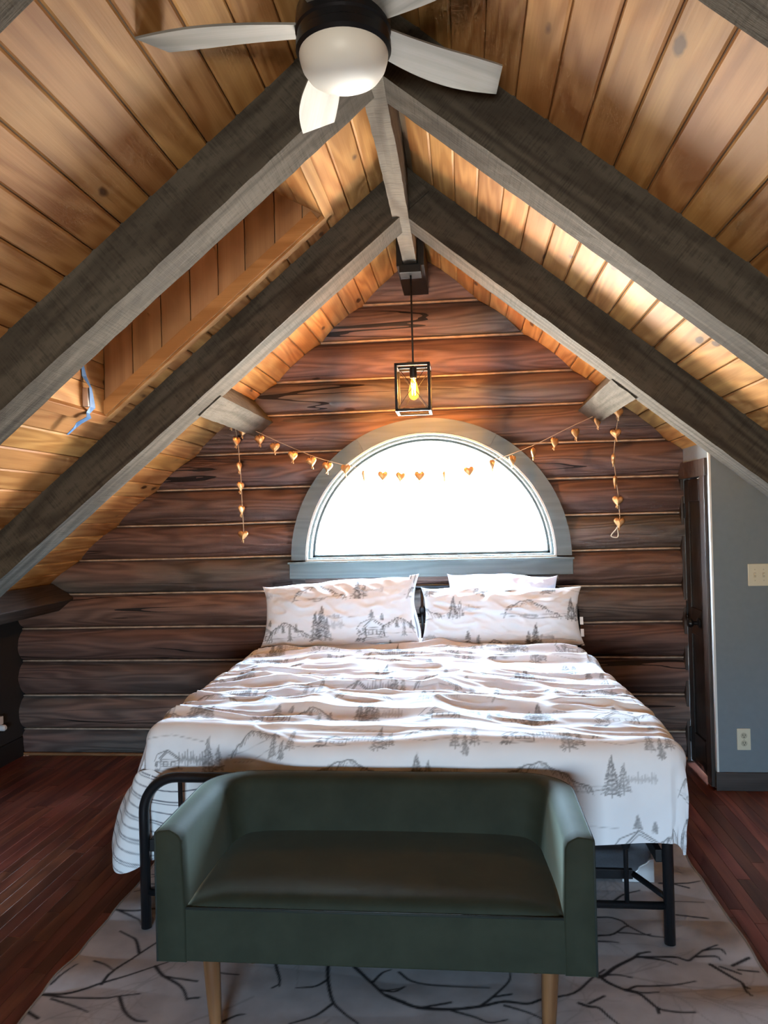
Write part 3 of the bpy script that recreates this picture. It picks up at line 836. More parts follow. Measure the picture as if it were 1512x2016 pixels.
gar = tag(empty('heart_garland', (-0.265, GY, 1.83)), 'string of small copper hearts draped across the half-round window', 'garland')
def gpt(x, z, y=GY): return (x + 0.265, y - GY, z - 1.83)
MB().tube([gpt(p[0], p[1]) for p in catmull(STR, 4)], 0.0022, 6).build('string', ROPE, gar, True)
tl = [(-1.47, 2.20)] + [(t[0] + 0.002, t[1] + 0.02) for t in TL]
tr = [(0.951, 2.20)] + [(t[0] + 0.006, t[1] + 0.02) for t in TR]
MB().tube([gpt(p[0], p[1], 4.745) for p in catmull(tl, 4)], 0.0026, 6).build('hanging_string', ROPE, gar, True)
MB().tube([gpt(p[0], p[1], 4.745) for p in catmull(tr, 4)], 0.0026, 6).build('hanging_string', ROPE, gar, True)
MB().tube([gpt(p[0], p[1], 4.74) for p in catmull(LOOP, 4)], 0.0034, 6).build('rope_loop', plain('pale_rope', (0.72, 0.66, 0.52), 0.9), gar, True)
def heart_mesh():
    n = 28; out = []
    for i in range(n):
        t = 2 * math.pi * i / n
        x = 16 * math.sin(t) ** 3; z = 13 * math.cos(t) - 5 * math.cos(2*t) - 2 * math.cos(3*t) - math.cos(4*t)
        out.append((x / 16 * 0.034, z / 16 * 0.035 * (1.15 if z < 0 else 1.0)))
    V = []; F = []
    layers = [(1.0, 0.0), (0.86, 0.006), (0.6, 0.010), (0.25, 0.012)]
    rings = [(s, -d) for s, d in layers[::-1]] + [(s, d) for s, d in layers[1:]]
    for s, d in rings:
        for (x, z) in out: V.append((x * s, d, z * s + (1 - s) * 0.004))
    for j in range(len(rings) - 1):
        for i in range(n): F.append((j*n+i, j*n+(i+1) % n, (j+1)*n+(i+1) % n, (j+1)*n+i))
    F.append(tuple(range(n-1, -1, -1))); F.append(tuple((len(rings)-1)*n+i for i in range(n)))
    m_ = MB().add(V, F)
    m_.tube([(0.002, 0, -0.028), (0.003, 0.002, -0.052)], [0.003, 0.0042], 6)
    m_.tube([(-0.004, 0.003, -0.026), (-0.007, 0.003, -0.046)], [0.002, 0.003], 6)
    m_.tube([(0, 0, 0.012), (0.0, 0, 0.030)], 0.0022, 6)
    me = newmesh('heart', m_.v, m_.f, True); me.materials.append(COPPER); return me
hm = heart_mesh()
for i, (x, z, a) in enumerate(HEARTS):
    link('heart', hm, COPPER, gar, loc=gpt(x, z), rot=(0, math.radians(random.uniform(-10, 10)), math.radians(a)))
for (x, z, a) in TL + TR:
    link('heart', hm, COPPER, gar, loc=gpt(x, z, 4.735), rot=(0, math.radians(random.uniform(-8, 8)), math.radians(a)))

# ================================================================== PRINT: ink raster with cabins, firs and mountains
class Ink:
    def __init__(s, w, h, res):           # metres, metres per pixel; wraps round
        s.res = res; s.nx = int(round(w / res)); s.ny = int(round(h / res)); s.a = np.zeros((s.ny, s.nx), np.float32)
    def line(s, pts, wd, al=0.9):
        for (x0, y0), (x1, y1) in zip(pts[:-1], pts[1:]):
            r = wd / s.res / 2; pad = r + 1.2
            ax, ay, bx, by = x0/s.res, y0/s.res, x1/s.res, y1/s.res
            i0, i1 = int(math.floor(min(ax, bx) - pad)), int(math.ceil(max(ax, bx) + pad)); j0, j1 = int(math.floor(min(ay, by) - pad)), int(math.ceil(max(ay, by) + pad))
            X, Y = np.meshgrid(np.arange(i0, i1 + 1), np.arange(j0, j1 + 1))
            dx, dy = bx - ax, by - ay; L2 = dx*dx + dy*dy + 1e-9
            t = np.clip(((X - ax)*dx + (Y - ay)*dy) / L2, 0, 1); d = np.hypot(X - ax - t*dx, Y - ay - t*dy)
            v = np.clip(r + 0.7 - d, 0, 1) * al
            jj, ii = np.mod(Y, s.ny), np.mod(X, s.nx); s.a[jj, ii] = np.maximum(s.a[jj, ii], v)
    def sample(s, x, y):
        fx, fy = x / s.res, y / s.res; i = np.floor(fx).astype(int); j = np.floor(fy).astype(int); u, v = fx - i, fy - j
        i0, i1, j0, j1 = np.mod(i, s.nx), np.mod(i+1, s.nx), np.mod(j, s.ny), np.mod(j+1, s.ny)
        return (s.a[j0, i0]*(1-u) + s.a[j0, i1]*u)*(1-v) + (s.a[j1, i0]*(1-u) + s.a[j1, i1]*u)*v
def fir(k, x, y, h, w=0.36, al=0.85, dens=1.0, R_=RNG):
    k.line([(x, y), (x + 0.004, y + h)], 0.0028, al * 0.8)
    n = int(13 * dens * max(1.0, h / 0.1))
    for i in range(n):
        t = i / n; yy = y + h * (0.10 + 0.88 * t); half = w * h * 0.5 * (1 - t) ** 0.85 + 0.003
        for s_ in (-1, 1):
            L = half * R_.uniform(0.55, 1.1); dr = h * R_.uniform(0.03, 0.08)
            k.line([(x, yy), (x + s_*L*0.6, yy - dr*0.35), (x + s_*L, yy - dr)], R_.uniform(0.002, 0.0042), al * R_.uniform(0.55, 1))
            if R_.rand() < 0.7: k.line([(x + s_*L*0.5, yy - dr*0.3), (x + s_*L*0.7, yy - dr*1.3)], 0.0022, al * 0.8)
def cabin(k, x, y, s_):
    q = lambda a, b: (x + a*s_, y + b*s_)
    k.line([q(-.02, .52), q(.42, .92), q(1.08, .50)], 0.0042); k.line([q(0.02, .46), q(.42, .82), q(1.02, .46)], 0.0026)
    k.line([q(.42, .92), q(-.18, .70), q(-.42, .40)], 0.003); k.line([q(0.06, .46), q(.06, 0)], 0.003); k.line([q(1.0, .46), q(1.0, .06)], 0.003)
    for z in (0.0, .12, .24, .36, .46): k.line([q(0.06, z), q(1.0, z + .05)], 0.0018, .75)
    for a in (.22, .62):
        k.line([q(a, .16), q(a + .2, .17), q(a + .2, .36), q(a, .35), q(a, .16)], 0.003)
    for i in range(14):
        t = RNG.rand(); k.line([q(-.4 + t*.45, .38 + t*.1 - .3*RNG.rand()), q(-.28 + t*.45, .36 + t*.1 - .3*RNG.rand())], 0.0035, .8)
    for i in range(12): t = RNG.rand(); k.line([q(-.5 + t*.5, -.05 - .1*RNG.rand()), q(-.4 + t*.5, 0.0)], 0.0045, .85)
    k.line([q(-.55, -.12), q(.3, -.06), q(1.2, .02)], 0.002, .6)
def mountain(k, x, y, w_, h):
    n = 16; R_ = RNG
    pts = [(x + w_*i/n, y + h*(1 - abs(2*i/n - 0.85)**1.1*0.86) * (1 if 0 < i < n else 0.12) + h*0.09*R_.uniform(-1, 1)) for i in range(n + 1)]
    k.line(pts, 0.004)
    for (px, py) in pts:
        for _ in range(4):
            L = h * R_.uniform(.08, .4); s_ = 1 if px > x + w_*.42 else -1
            ox = R_.uniform(-.03, .03) * w_ * 2; k.line([(px + ox, py - .02*h), (px + ox + s_*L*.45, py - L)], R_.uniform(.0016, .0034), R_.uniform(.4, .85))
    k.line([(x - .1*w_, y), (x + .5*w_, y - .05*h), (x + 1.15*w_, y + .1*h)], 0.002, .5)
def tree_row(k, x, y, w_, n, h, al=.5):
    for i in range(n):
        px = x + w_*i/n; hh_ = h*RNG.uniform(.5, 1); k.line([(px, y + .1*h*math.sin(i)), (px, y + hh_)], 0.0028, al); k.line([(px - .004, y + hh_*.3), (px, y + hh_*.8), (px + .004, y + hh_*.3)], 0.002, al)
TW, TH = 0.68, 0.62
ink = Ink(TW, TH, 0.0017)
cabin(ink, 0.10, 0.05, 0.115); mountain(ink, 0.20, 0.075, 0.25, 0.085)
fir(ink, 0.145, 0.16, 0.05, .5); fir(ink, 0.205, 0.145, 0.04, .5); fir(ink, 0.33, 0.055, 0.085, .28); fir(ink, 0.29, 0.10, 0.05, .4); fir(ink, 0.37, 0.10, 0.05, .4)
fir(ink, 0.49, 0.04, 0.17, .42, 1, 1.4); fir(ink, 0.53, 0.05, 0.20, .44, 1, 1.4); fir(ink, 0.56, 0.04, 0.13, .4)
tree_row(ink, 0.57, 0.11, 0.10, 14, 0.05, .4); tree_row(ink, 0.56, 0.17, 0.08, 12, 0.02, .5); ink.line([(0.55, .16), (0.68, .17), (.76, .165)], .002, .5)
fir(ink, 0.245, 0.0, 0.035, .6); ink.line([(.17, -.02), (.29, .005)], .0022, .6)
mountain(ink, 0.36, 0.30, 0.30, 0.085); ink.line([(.36, .29), (.5, .275), (.66, .285), (.72, .30)], .0026, .7)
tree_row(ink, .45, .285, .1, 14, .015, .6)
fir(ink, 0.06, 0.27, 0.14, .5, 1, 1.2); fir(ink, 0.10, 0.285, 0.10, .5, .9); tree_row(ink, .12, .32, .10, 13, .04, .4)
fir(ink, 0.20, 0.42, 0.11, .3); fir(ink, 0.235, 0.40, 0.08, .3); fir(ink, .27, .43, .13, .26)
cabin(ink, 0.40, 0.45, 0.08); tree_row(ink, .48, .47, .12, 16, .06, .7); fir(ink, .60, .42, .15, .42, .95, 1.2); fir(ink, .64, .44, .1, .4)
ink.line([(.02, .47), (.1, .45), (.2, .46), (.33, .44)], .002, .5); ink.line([(.3, .56), (.45, .575), (.6, .55)], .002, .5); mountain(ink, 0.02, 0.50, 0.20, 0.06)

# ================================================================== BED
BCX = -0.275; PXL, PXR = -1.24, 0.69; YF, YH = 2.80, 4.855
bed = tag(empty('bed_frame', (BCX, YF, 0)), 'black metal tube bed frame with spindled head and foot boards', 'bed')
def bp(x, y, z): return (x - BCX, y - YF, z)
def hoop(y, ztop, rc, r, name):
    pts = [(PXL, 0.014 if y < 3 else 0.0), (PXL, ztop - rc)] + arc(PXL + rc, ztop - rc, rc, math.pi, math.pi/2, 10)[1:] + arc(PXR - rc, ztop - rc, rc, math.pi/2, 0, 10) + [(PXR, 0.014 if y < 3 else 0.0)]
    return MB().tube([bp(p[0], y, p[1]) for p in pts], r, 14).build(name, METAL, bed, True)
fboard = hoop(YF, 0.585, 0.135, 0.0195, 'footboard'); hboard = hoop(YH, 1.105, 0.24, 0.0195, 'headboard')
MB().tube([bp(PXL, YF, 0.147), bp(PXR, YF, 0.147)], 0.0135, 12).build('rail', METAL, fboard, True)
MB().tube([bp(PXL, YH, 0.45), bp(PXR, YH, 0.45)], 0.0135, 12).build('rail', METAL, hboard, True)
for k in range(-4, 5):
    xk = BCX + k * 0.205
    m_ = MB().tube([bp(xk, YF, 0.15), bp(xk, YF, 0.575)], 0.0085, 10); m_.lathe([(0.004, 0.028), (0.016, 0.016), (0.019, 0.0), (0.016, -0.016), (0.004, -0.028)], xk - BCX, 0, 0.37, 14)
    m_.build('spindle', METAL, fboard, True)
    m_ = MB().tube([bp(xk, YH, 0.45), bp(xk, YH, 1.095)], 0.0085, 10); m_.lathe([(0.004, 0.030), (0.017, 0.016), (0.020, 0.0), (0.017, -0.016), (0.004, -0.030)], xk - BCX, YH - YF, 0.955, 14)
    m_.build('spindle', METAL, hboard, True)
for xk in (PXL + 0.03, PXR - 0.03): MB().box(xk - 0.012 - BCX, xk + 0.012 - BCX, 0.0, YH - YF, 0.30, 0.345).build('side_rail', METAL_M, bed, bevel=0.003)
for i in range(9):
    y = 0.14 + i * 0.235; MB().box(PXL + 0.04 - BCX, PXR - 0.04 - BCX, y, y + 0.05, 0.322, 0.343).build('deck_slat', METAL_M, bed)
MB().box(PXL + 0.06 - BCX, PXR - 0.09 - BCX, 0.155, 0.175, 0.165, 0.20).build('support_bar', METAL, bed, bevel=0.002)
MB().tube([bp(PXR - 0.09, YF + 0.165, 0.183), bp(PXR - 0.05, YF + 0.10, 0.175), bp(PXR, YF, 0.17)], 0.011, 8).build('support_bracket', METAL, bed, True)
for xk in (PXL + 0.10, PXR - 0.10): MB().tube([bp(xk, YF + 0.5, 0.0), bp(xk, YF + 0.5, 0.33)], 0.014, 10).build('support_leg', METAL_M, bed, True)

mat_ = tag(MB().box(PXL + 0.05, PXR - 0.04, 2.965, 4.81, 0.346, 0.725).build('mattress', MATT, bevel=0.05, seg=4), 'thick white mattress under the printed duvet', 'mattress')

# duvet ---------------------------------------------------------------
XLd, XRf, XRh, Rr = -1.215, 0.69, 0.60, 0.07
a = np.linspace(XLd - 0.43, XRf + 0.38, 590)
b = np.linspace(0, 2.20, 480)
A, Bv = np.meshgrid(a, b, indexing='ij')
YHEAD = 4.60
yed = 2.80 + 0.155 * sstep(-0.60, -0.95, A)
Bv = Bv * (1 + 0.018 * vnoise(A * 1.6, A * 0 + 2.2, 15) * sstep(1.7, 2.1, Bv))
Lb = YHEAD - yed
bt = Bv
yt = YHEAD - bt
xr_ = XRh + (XRf - XRh) * sstep(4.5, 3.0, yt)
dx = np.where(A < XLd, A - XLd, np.where(A > xr_, A - xr_, 0.0))
dy = np.maximum(bt - Lb, 0)
D0 = np.hypot(dx, dy)
D = np.where(dx > 0, D0 - 0.72 * (D0 - np.maximum(np.abs(dx), dy)), D0 - 0.85 * (D0 - np.maximum(np.abs(dx), dy)))
nx_ = np.divide(dx, D0, out=np.zeros_like(D), where=D0 > 0); ny_ = np.divide(dy, D0, out=np.zeros_like(D), where=D0 > 0)
flare = 0.05 - 0.16 * np.clip(nx_, 0, 1) * sstep(0.12, 0.4, D) + 0.24 * np.clip(-nx_, 0, 1) * sstep(3.6, 2.9, yt) + 0.02 * np.clip(ny_, 0, 1)
q = Rr * math.pi / 2
h = np.where(D < q, Rr * np.sin(np.minimum(D, q) / Rr), Rr + (D - q) * np.sin(flare))
g = np.where(D < q, Rr * (1 - np.cos(np.minimum(D, q) / Rr)), Rr + (D - q) * np.cos(flare))
xb = np.clip(A, XLd, xr_); yb = np.where(dy > 0, yed, yt)
ztop = 0.752 + 0.028 * sstep(3.0, 4.3, yt) + 0.012 * (1 - ((xb - BCX) / 0.97) ** 2) - 0.02 * sstep(3.15, 2.8, yb)
# folds running across the bed
def ridged(x, y, s): return 1 - np.abs(vnoise(x, y, s)) * 2
skew = 0.16 * vnoise(xb * 0.9, yb * 0.8, 2) + 0.05 * (xb)
fold = 0.024 * ridged(xb * 1.1, (yb + skew) * 5.2, 4) + 0.017 * ridged(xb * 2.0 + 3, (yb + skew * 1.4) * 10.5, 6) + 0.008 * ridged(xb * 4.2, (yb + skew) * 22, 8) + 0.008 * vnoise(xb * 3, yb * 4, 12)
fold *= 0.35 + 0.65 * sstep(2.85, 3.25, yb) * np.where(D > 0, 0.55, 1.0)
per = np.where(np.abs(dx) > np.abs(dy), yb * 1.0, xb * 1.0) + np.arctan2(ny_, nx_ + 1e-9) * 0.25
hang = sstep(0.05, 0.25, D) * (0.012 * np.sin(per * 17 + 1.5 * vnoise(per * 3, D * 3, 3)) + 0.012 * vnoise(per * 6, D * 4, 21))
lmp = 0.006 * vnoise(A * 6, Bv * 6, 31) + 0.003 * vnoise(A * 15, Bv * 15, 32)
outw = h + hang
Xd = xb + nx_ * outw; Yd = yb - ny_ * outw; Zd = ztop - g + (fold + lmp) * np.cos(np.minimum(D, q) / q * math.pi / 2)
Xd += nx_ * lmp * sstep(0, 0.1, D); Yd -= ny_ * lmp * sstep(0, 0.1, D)
iv = 0.85 * ink.sample(A + 1.61, (2.16 - Bv) + 0.13)
me = gridmesh('duvet', Xd, Yd, Zd, {'ink': iv}, flip=True)
duv = link('duvet', me, COTTON)
tag(duv, 'white duvet printed with firs, cabins and mountains, spread over the bed', 'duvet')
# striped reverse side turned out at the lower left foot corner
sel_a = np.linspace(0, 1, 170); sel_d = np.linspace(0, 1, 110)
S_, Dd = np.meshgrid(sel_a, sel_d, indexing='ij')
th = S_ * (math.pi / 2 + 0.001)
# path: left side (y 3.25 -> edge), round the corner, then along the foot to x=-0.80
Ls, Lc, Lf = 0.30, 0.42, 0.42
tot = Ls + Lc + Lf; sp = S_ * tot
phi = np.clip((sp - Ls) / Lc, 0, 1) * math.pi / 2
nxx, nyy = -np.cos(phi), np.sin(phi)
bx_ = XLd + np.maximum(sp - Ls - Lc, 0); by_ = 2.955 + np.maximum(Ls - sp, 0)
d0 = 0.30 - 0.10 * np.sin(phi) ** 2 + 0.03 * np.sin(sp * 9); d1 = 0.525 + 0.055 * np.sin(2 * phi) ** 2 - 0.13 * sstep(Ls + Lc * .8, tot, sp) - 0.05 * sstep(0.2, 0, sp)
dd = d0 + (d1 - d0) * Dd
fl = 0.05 + 0.26 * np.clip(-nxx, 0, 1)
hh2 = Rr + (dd - q) * np.sin(fl) + 0.016 + 0.020 * np.sin(Dd * math.pi) ** 0.7 * np.clip(-nxx + .3, 0, 1)
gg2 = Rr + (dd - q) * np.cos(fl)
wr_ = 0.010 * vnoise(sp * 7, dd * 9, 41) + 0.006 * np.sin(sp * 26)
Xs = bx_ + nxx * (hh2 + wr_); Ys = by_ - nyy * (hh2 + wr_); Zs = 0.745 - gg2 + 0.01 * vnoise(sp * 5, dd * 5, 44)
sc_ = dd + 0.05 * np.sin(sp * 5.5) + 0.11 * S_
ph_ = np.mod(sc_, 0.082)
stripe = np.maximum(np.clip(1.6 - np.abs(ph_ - 0.012) / 0.0022, 0, 1), np.maximum(np.clip(1.6 - np.abs(ph_ - 0.022) / 0.0016, 0, 1), np.clip(1.6 - np.abs(ph_ - 0.056) / 0.0020, 0, 1)))
flap = link('turned_hem', gridmesh('turned_hem', Xs, Ys, Zs, {'ink': stripe * 0.9}, flip=True), TICKING, duv)
flap['label'] = 'striped reverse side of the duvet'

# pillows --------------------------------------------------------------
def pillow(name, W, H, T, loc, lean, roll, yaw, mat, ox, oy, seed, taper=0.0, printed=True):
    nu, nv = 170, 84
    u = np.sin(np.linspace(-1, 1, nu) * math.pi / 2 * 0.999) ; v = np.sin(np.linspace(-1, 1, nv) * math.pi / 2 * 0.999)
    Uu, Vv = np.meshgrid(u, v, indexing='ij')
    parts = []
    prof = (np.clip(1 - np.abs(Uu) ** 2.6, 0, 1) * np.clip(1 - np.abs(Vv) ** 2.2, 0, 1)) ** 0.55
    x = Uu * W / 2 * (1 - 0.05 * (1 - Vv ** 2) * np.abs(Uu) ** 3 + 0.02 * np.abs(Vv) ** 4 )
    z = Vv * H / 2 * (1 - 0.09 * (1 - Uu ** 2) * 0.0 - 0.10 * np.abs(Uu) ** 2 * (1 - np.abs(Uu) ** 8) + taper * Uu)
    wr = (0.010 * vnoise(Uu * 3.2 + Vv * 1.5, Vv * 3 - Uu, seed) + 0.006 * ridged(Uu * 5 + Vv * 3, Vv * 4 - Uu * 2, seed + 1) + 0.003 * vnoise(Uu * 14, Vv * 9, seed + 2))
    z = z + 0.008 * vnoise(Uu * 4, Vv * 2, seed + 5)
    yf = -(T / 2 * prof + wr * prof ** 0.5); yb_ = T / 2 * prof * 0.8
    inkv = ink.sample(x + ox, z + oy) if printed else np.zeros_like(x)
    m1 = gridmesh(name, x, yf, z, {'ink': inkv})
    m2 = gridmesh(name, x, yb_, z, {'ink': inkv * 0}, flip=True)
    bm = bmesh.new(); bm.from_mesh(m1); bm.from_mesh(m2); bmesh.ops.remove_doubles(bm, verts=bm.verts, dist=0.0004); bm.to_mesh(m1); bm.free()
    m1.polygons.foreach_set('use_smooth', [True] * len(m1.polygons))
    o = link(name, m1, mat, None, loc=loc)
    o.rotation_euler = (Matrix.Rotation(yaw, 3, 'Z') @ Matrix.Rotation(roll, 3, 'Y') @ Matrix.Rotation(lean, 3, 'X')).to_euler()
    return o
ph1 = pillow('pillow', 0.94, 0.40, 0.19, (-0.755, 4.53, 0.985), math.radians(-20), math.radians(-2.2), 0.0, COTTON, 0.62, 0.22, 50, 0.05)
tag(ph1, 'printed pillow on the left, its right end open with a striped flap', 'pillow')
ph2 = pillow('pillow', 0.93, 0.35, 0.19, (0.205, 4.53, 0.955), math.radians(-20), math.radians(0.8), 0.0, COTTON, 1.02, 0.31, 60, 0.0)
tag(ph2, 'printed pillow on the right, in front of the plain lavender one', 'pillow')
ph3 = pillow('pillow', 0.66, 0.40, 0.16, (0.222, 4.70, 0.985), math.radians(-10), math.radians(1.5), 0.0, PLAINCOTTON, 0, 0, 70, 0.0, False)
tag(ph3, 'plain lavender white pillow standing against the headboard', 'pillow')
# open flap end of the left pillowcase
uu = np.linspace(0, 1, 20); vv = np.linspace(0, 1, 40); U2, V2 = np.meshgrid(uu, vv, indexing='ij')
zf = -0.205 + 0.41 * V2; xf = 0.425 + 0.055 * U2 + 0.012 * np.sin(V2 * 7) - 0.02 * np.sin(V2 * math.pi); yf_ = 0.02 + 0.035 * np.sin(V2 * 5) + 0.02 * U2 * np.sin(V2 * 11)
st = np.clip(1.5 - np.abs(np.mod(U2 * 0.055, 0.026) - 0.012) / 0.003, 0, 1) * (V2 > 0.1)
fp = link('case_flap', gridmesh('case_flap', xf, yf_, zf, {'ink': st * 0.85}), TICKING, ph1)
so = fp.modifiers.new('solid', 'SOLIDIFY'); so.thickness = 0.004
for zc in (-0.03, -0.10): MB().box(0.452, 0.470, -0.012, -0.006, zc - 0.022, zc + 0.022).build('pillow_tag', WHITEP, ph2)

# ================================================================== BENCH
BX0, BX1, BY0, BY1 = -0.922, 0.336, 2.15, 2.70
BC = (BX0 + BX1) / 2
bench = tag(empty('bench', (BC, BY0, 0)), 'dark green velvet bench with low curved back at the foot of the bed', 'bench')
def upath(r=0.17, n=10):
    P = []
    x0, x1, y0, y1 = BX0 - BC, BX1 - BC, 0.0, BY1 - BY0
    for i in range(9): P.append(((x0, y0 + (y1 - r - y0) * i / 8), (1, 0)))
    for i in range(1, n):
        t = math.pi - (math.pi / 2) * i / n; P.append(((x0 + r + r * math.cos(t), y1 - r + r * math.sin(t)), (-math.cos(t), -math.sin(t))))
    for i in range(13): P.append(((x0 + r + (x1 - x0 - 2*r) * i / 12, y1), (0, -1)))
    for i in range(1, n):
        t = math.pi / 2 - (math.pi / 2) * i / n; P.append(((x1 - r + r * math.cos(t), y1 - r + r * math.sin(t)), (-math.cos(t), -math.sin(t))))
    for i in range(9): P.append(((x1, y1 - r - (y1 - r - y0) * i / 8), (-1, 0)))
    return P
def sect(s):
    """arm section: (inward, z); s = 0 at the arm fronts, 1 along the back"""
    ti = 0.088 + 0.035 * s                       # inner face at seat height
    tt = 0.080 + 0.005 * s
    zt = 0.652
    return [(0.0, 0.272), (0.0, 0.45), (0.0, zt - 0.014), (0.004, zt - 0.004), (0.014, zt), (0.045, zt + 0.004), (tt - 0.022, zt - 0.002), (tt - 0.006, zt - 0.012), (tt + 0.001, zt - 0.030), (tt + (ti - tt) * .5, 0.54), (ti, 0.42), (ti, 0.272)]
P = upath(); V = []; F = []; m = 12
def sfun(i):
    (x, y), n_ = P[i]; return float(sstep(0.1, 0.5, y))
rows = []
for i, ((x, y), n_) in enumerate(P):
    rows.append([(x + n_[0]*d, y + n_[1]*d, z) for d, z in sect(sfun(i))])
def cap(row, dy, k):
    cx = sum(p[0] for p in row) / m; cz = sum(p[2] for p in row) / m
    return [(cx + (p[0]-cx)*k, p[1] + dy, cz + (p[2]-cz)*(1 - (1-k)*.25)) for p in row]
rows = [cap(rows[0], -0.006, 0.86)] + [cap(rows[0], -0.003, 0.96)] + rows + [cap(rows[-1], -0.003, 0.96)] + [cap(rows[-1], -0.006, 0.86)]
for r in rows: V += r
for i in range(len(rows) - 1):
    for k in range(m): F.append((i*m+k, i*m+(k+1) % m, (i+1)*m+(k+1) % m, (i+1)*m+k))
F.append(tuple(range(m))); F.append(tuple((len(rows)-1)*m+k for k in range(m-1, -1, -1)))
auto_smooth(MB().add(V, F).build('arms_and_back', VELVET, bench), 50)
# seat with crowned top
nu, nv = 60, 30
uu = np.linspace(-1, 1, nu); vv = np.linspace(0, 1, nv); U2, V2 = np.meshgrid(uu, vv, indexing='ij')
hw_ = (BX1 - BX0) / 2 - 0.086
xs_ = U2 * hw_; ys_ = 0.004 + V2 * 0.46
edge = (1 - np.abs(U2) ** 10) * (1 - np.clip((0.10 - V2) / 0.10, 0, 1) ** 2.2)
zs_ = 0.428 + 0.030 * edge + 0.026 * V2 * (1 - 0.3 * U2 ** 2)
o = link('seat', gridmesh('seat', xs_, ys_, zs_), VELVET, bench); o.modifiers.new('solid', 'SOLIDIFY').thickness = 0.03
MB().box(-hw_ - 0.004, hw_ + 0.004, 0.002, 0.5, 0.272, 0.428).build('seat_base', VELVET, bench, bevel=0.006)
MB().tube([(-hw_ + 0.003, 0.0025, 0.4275), (hw_ - 0.003, 0.0025, 0.4275)], 0.0042, 8).build('piping', PIPING, bench, True)
tp = [(x + n_[0]*0.003, y + n_[1]*0.003, 0.652 - 0.006) for (x, y), n_ in P]
MB().tube([(tp[0][0] - 0.0, tp[0][1] - 0.004, 0.276)] + [(tp[0][0], tp[0][1] - 0.004, 0.64)] + tp + [(tp[-1][0], tp[-1][1] - 0.004, 0.64), (tp[-1][0], tp[-1][1] - 0.004, 0.276)], 0.0035, 8).build('piping', PIPING, bench, True)
for (lx, ly) in ((-0.779, 0.055), (0.212, 0.055), (-0.779, 0.46), (0.212, 0.46)):
    x = lx - BC; sxx = 0.012 if lx < BC else -0.012
    auto_smooth(MB().tube([(x, ly, 0.275), (x + sxx * .5, ly, 0.14), (x + sxx, ly, 0.011)], [0.0255, 0.0215, 0.0155], 18).build('leg', WALNUT, bench), 40)

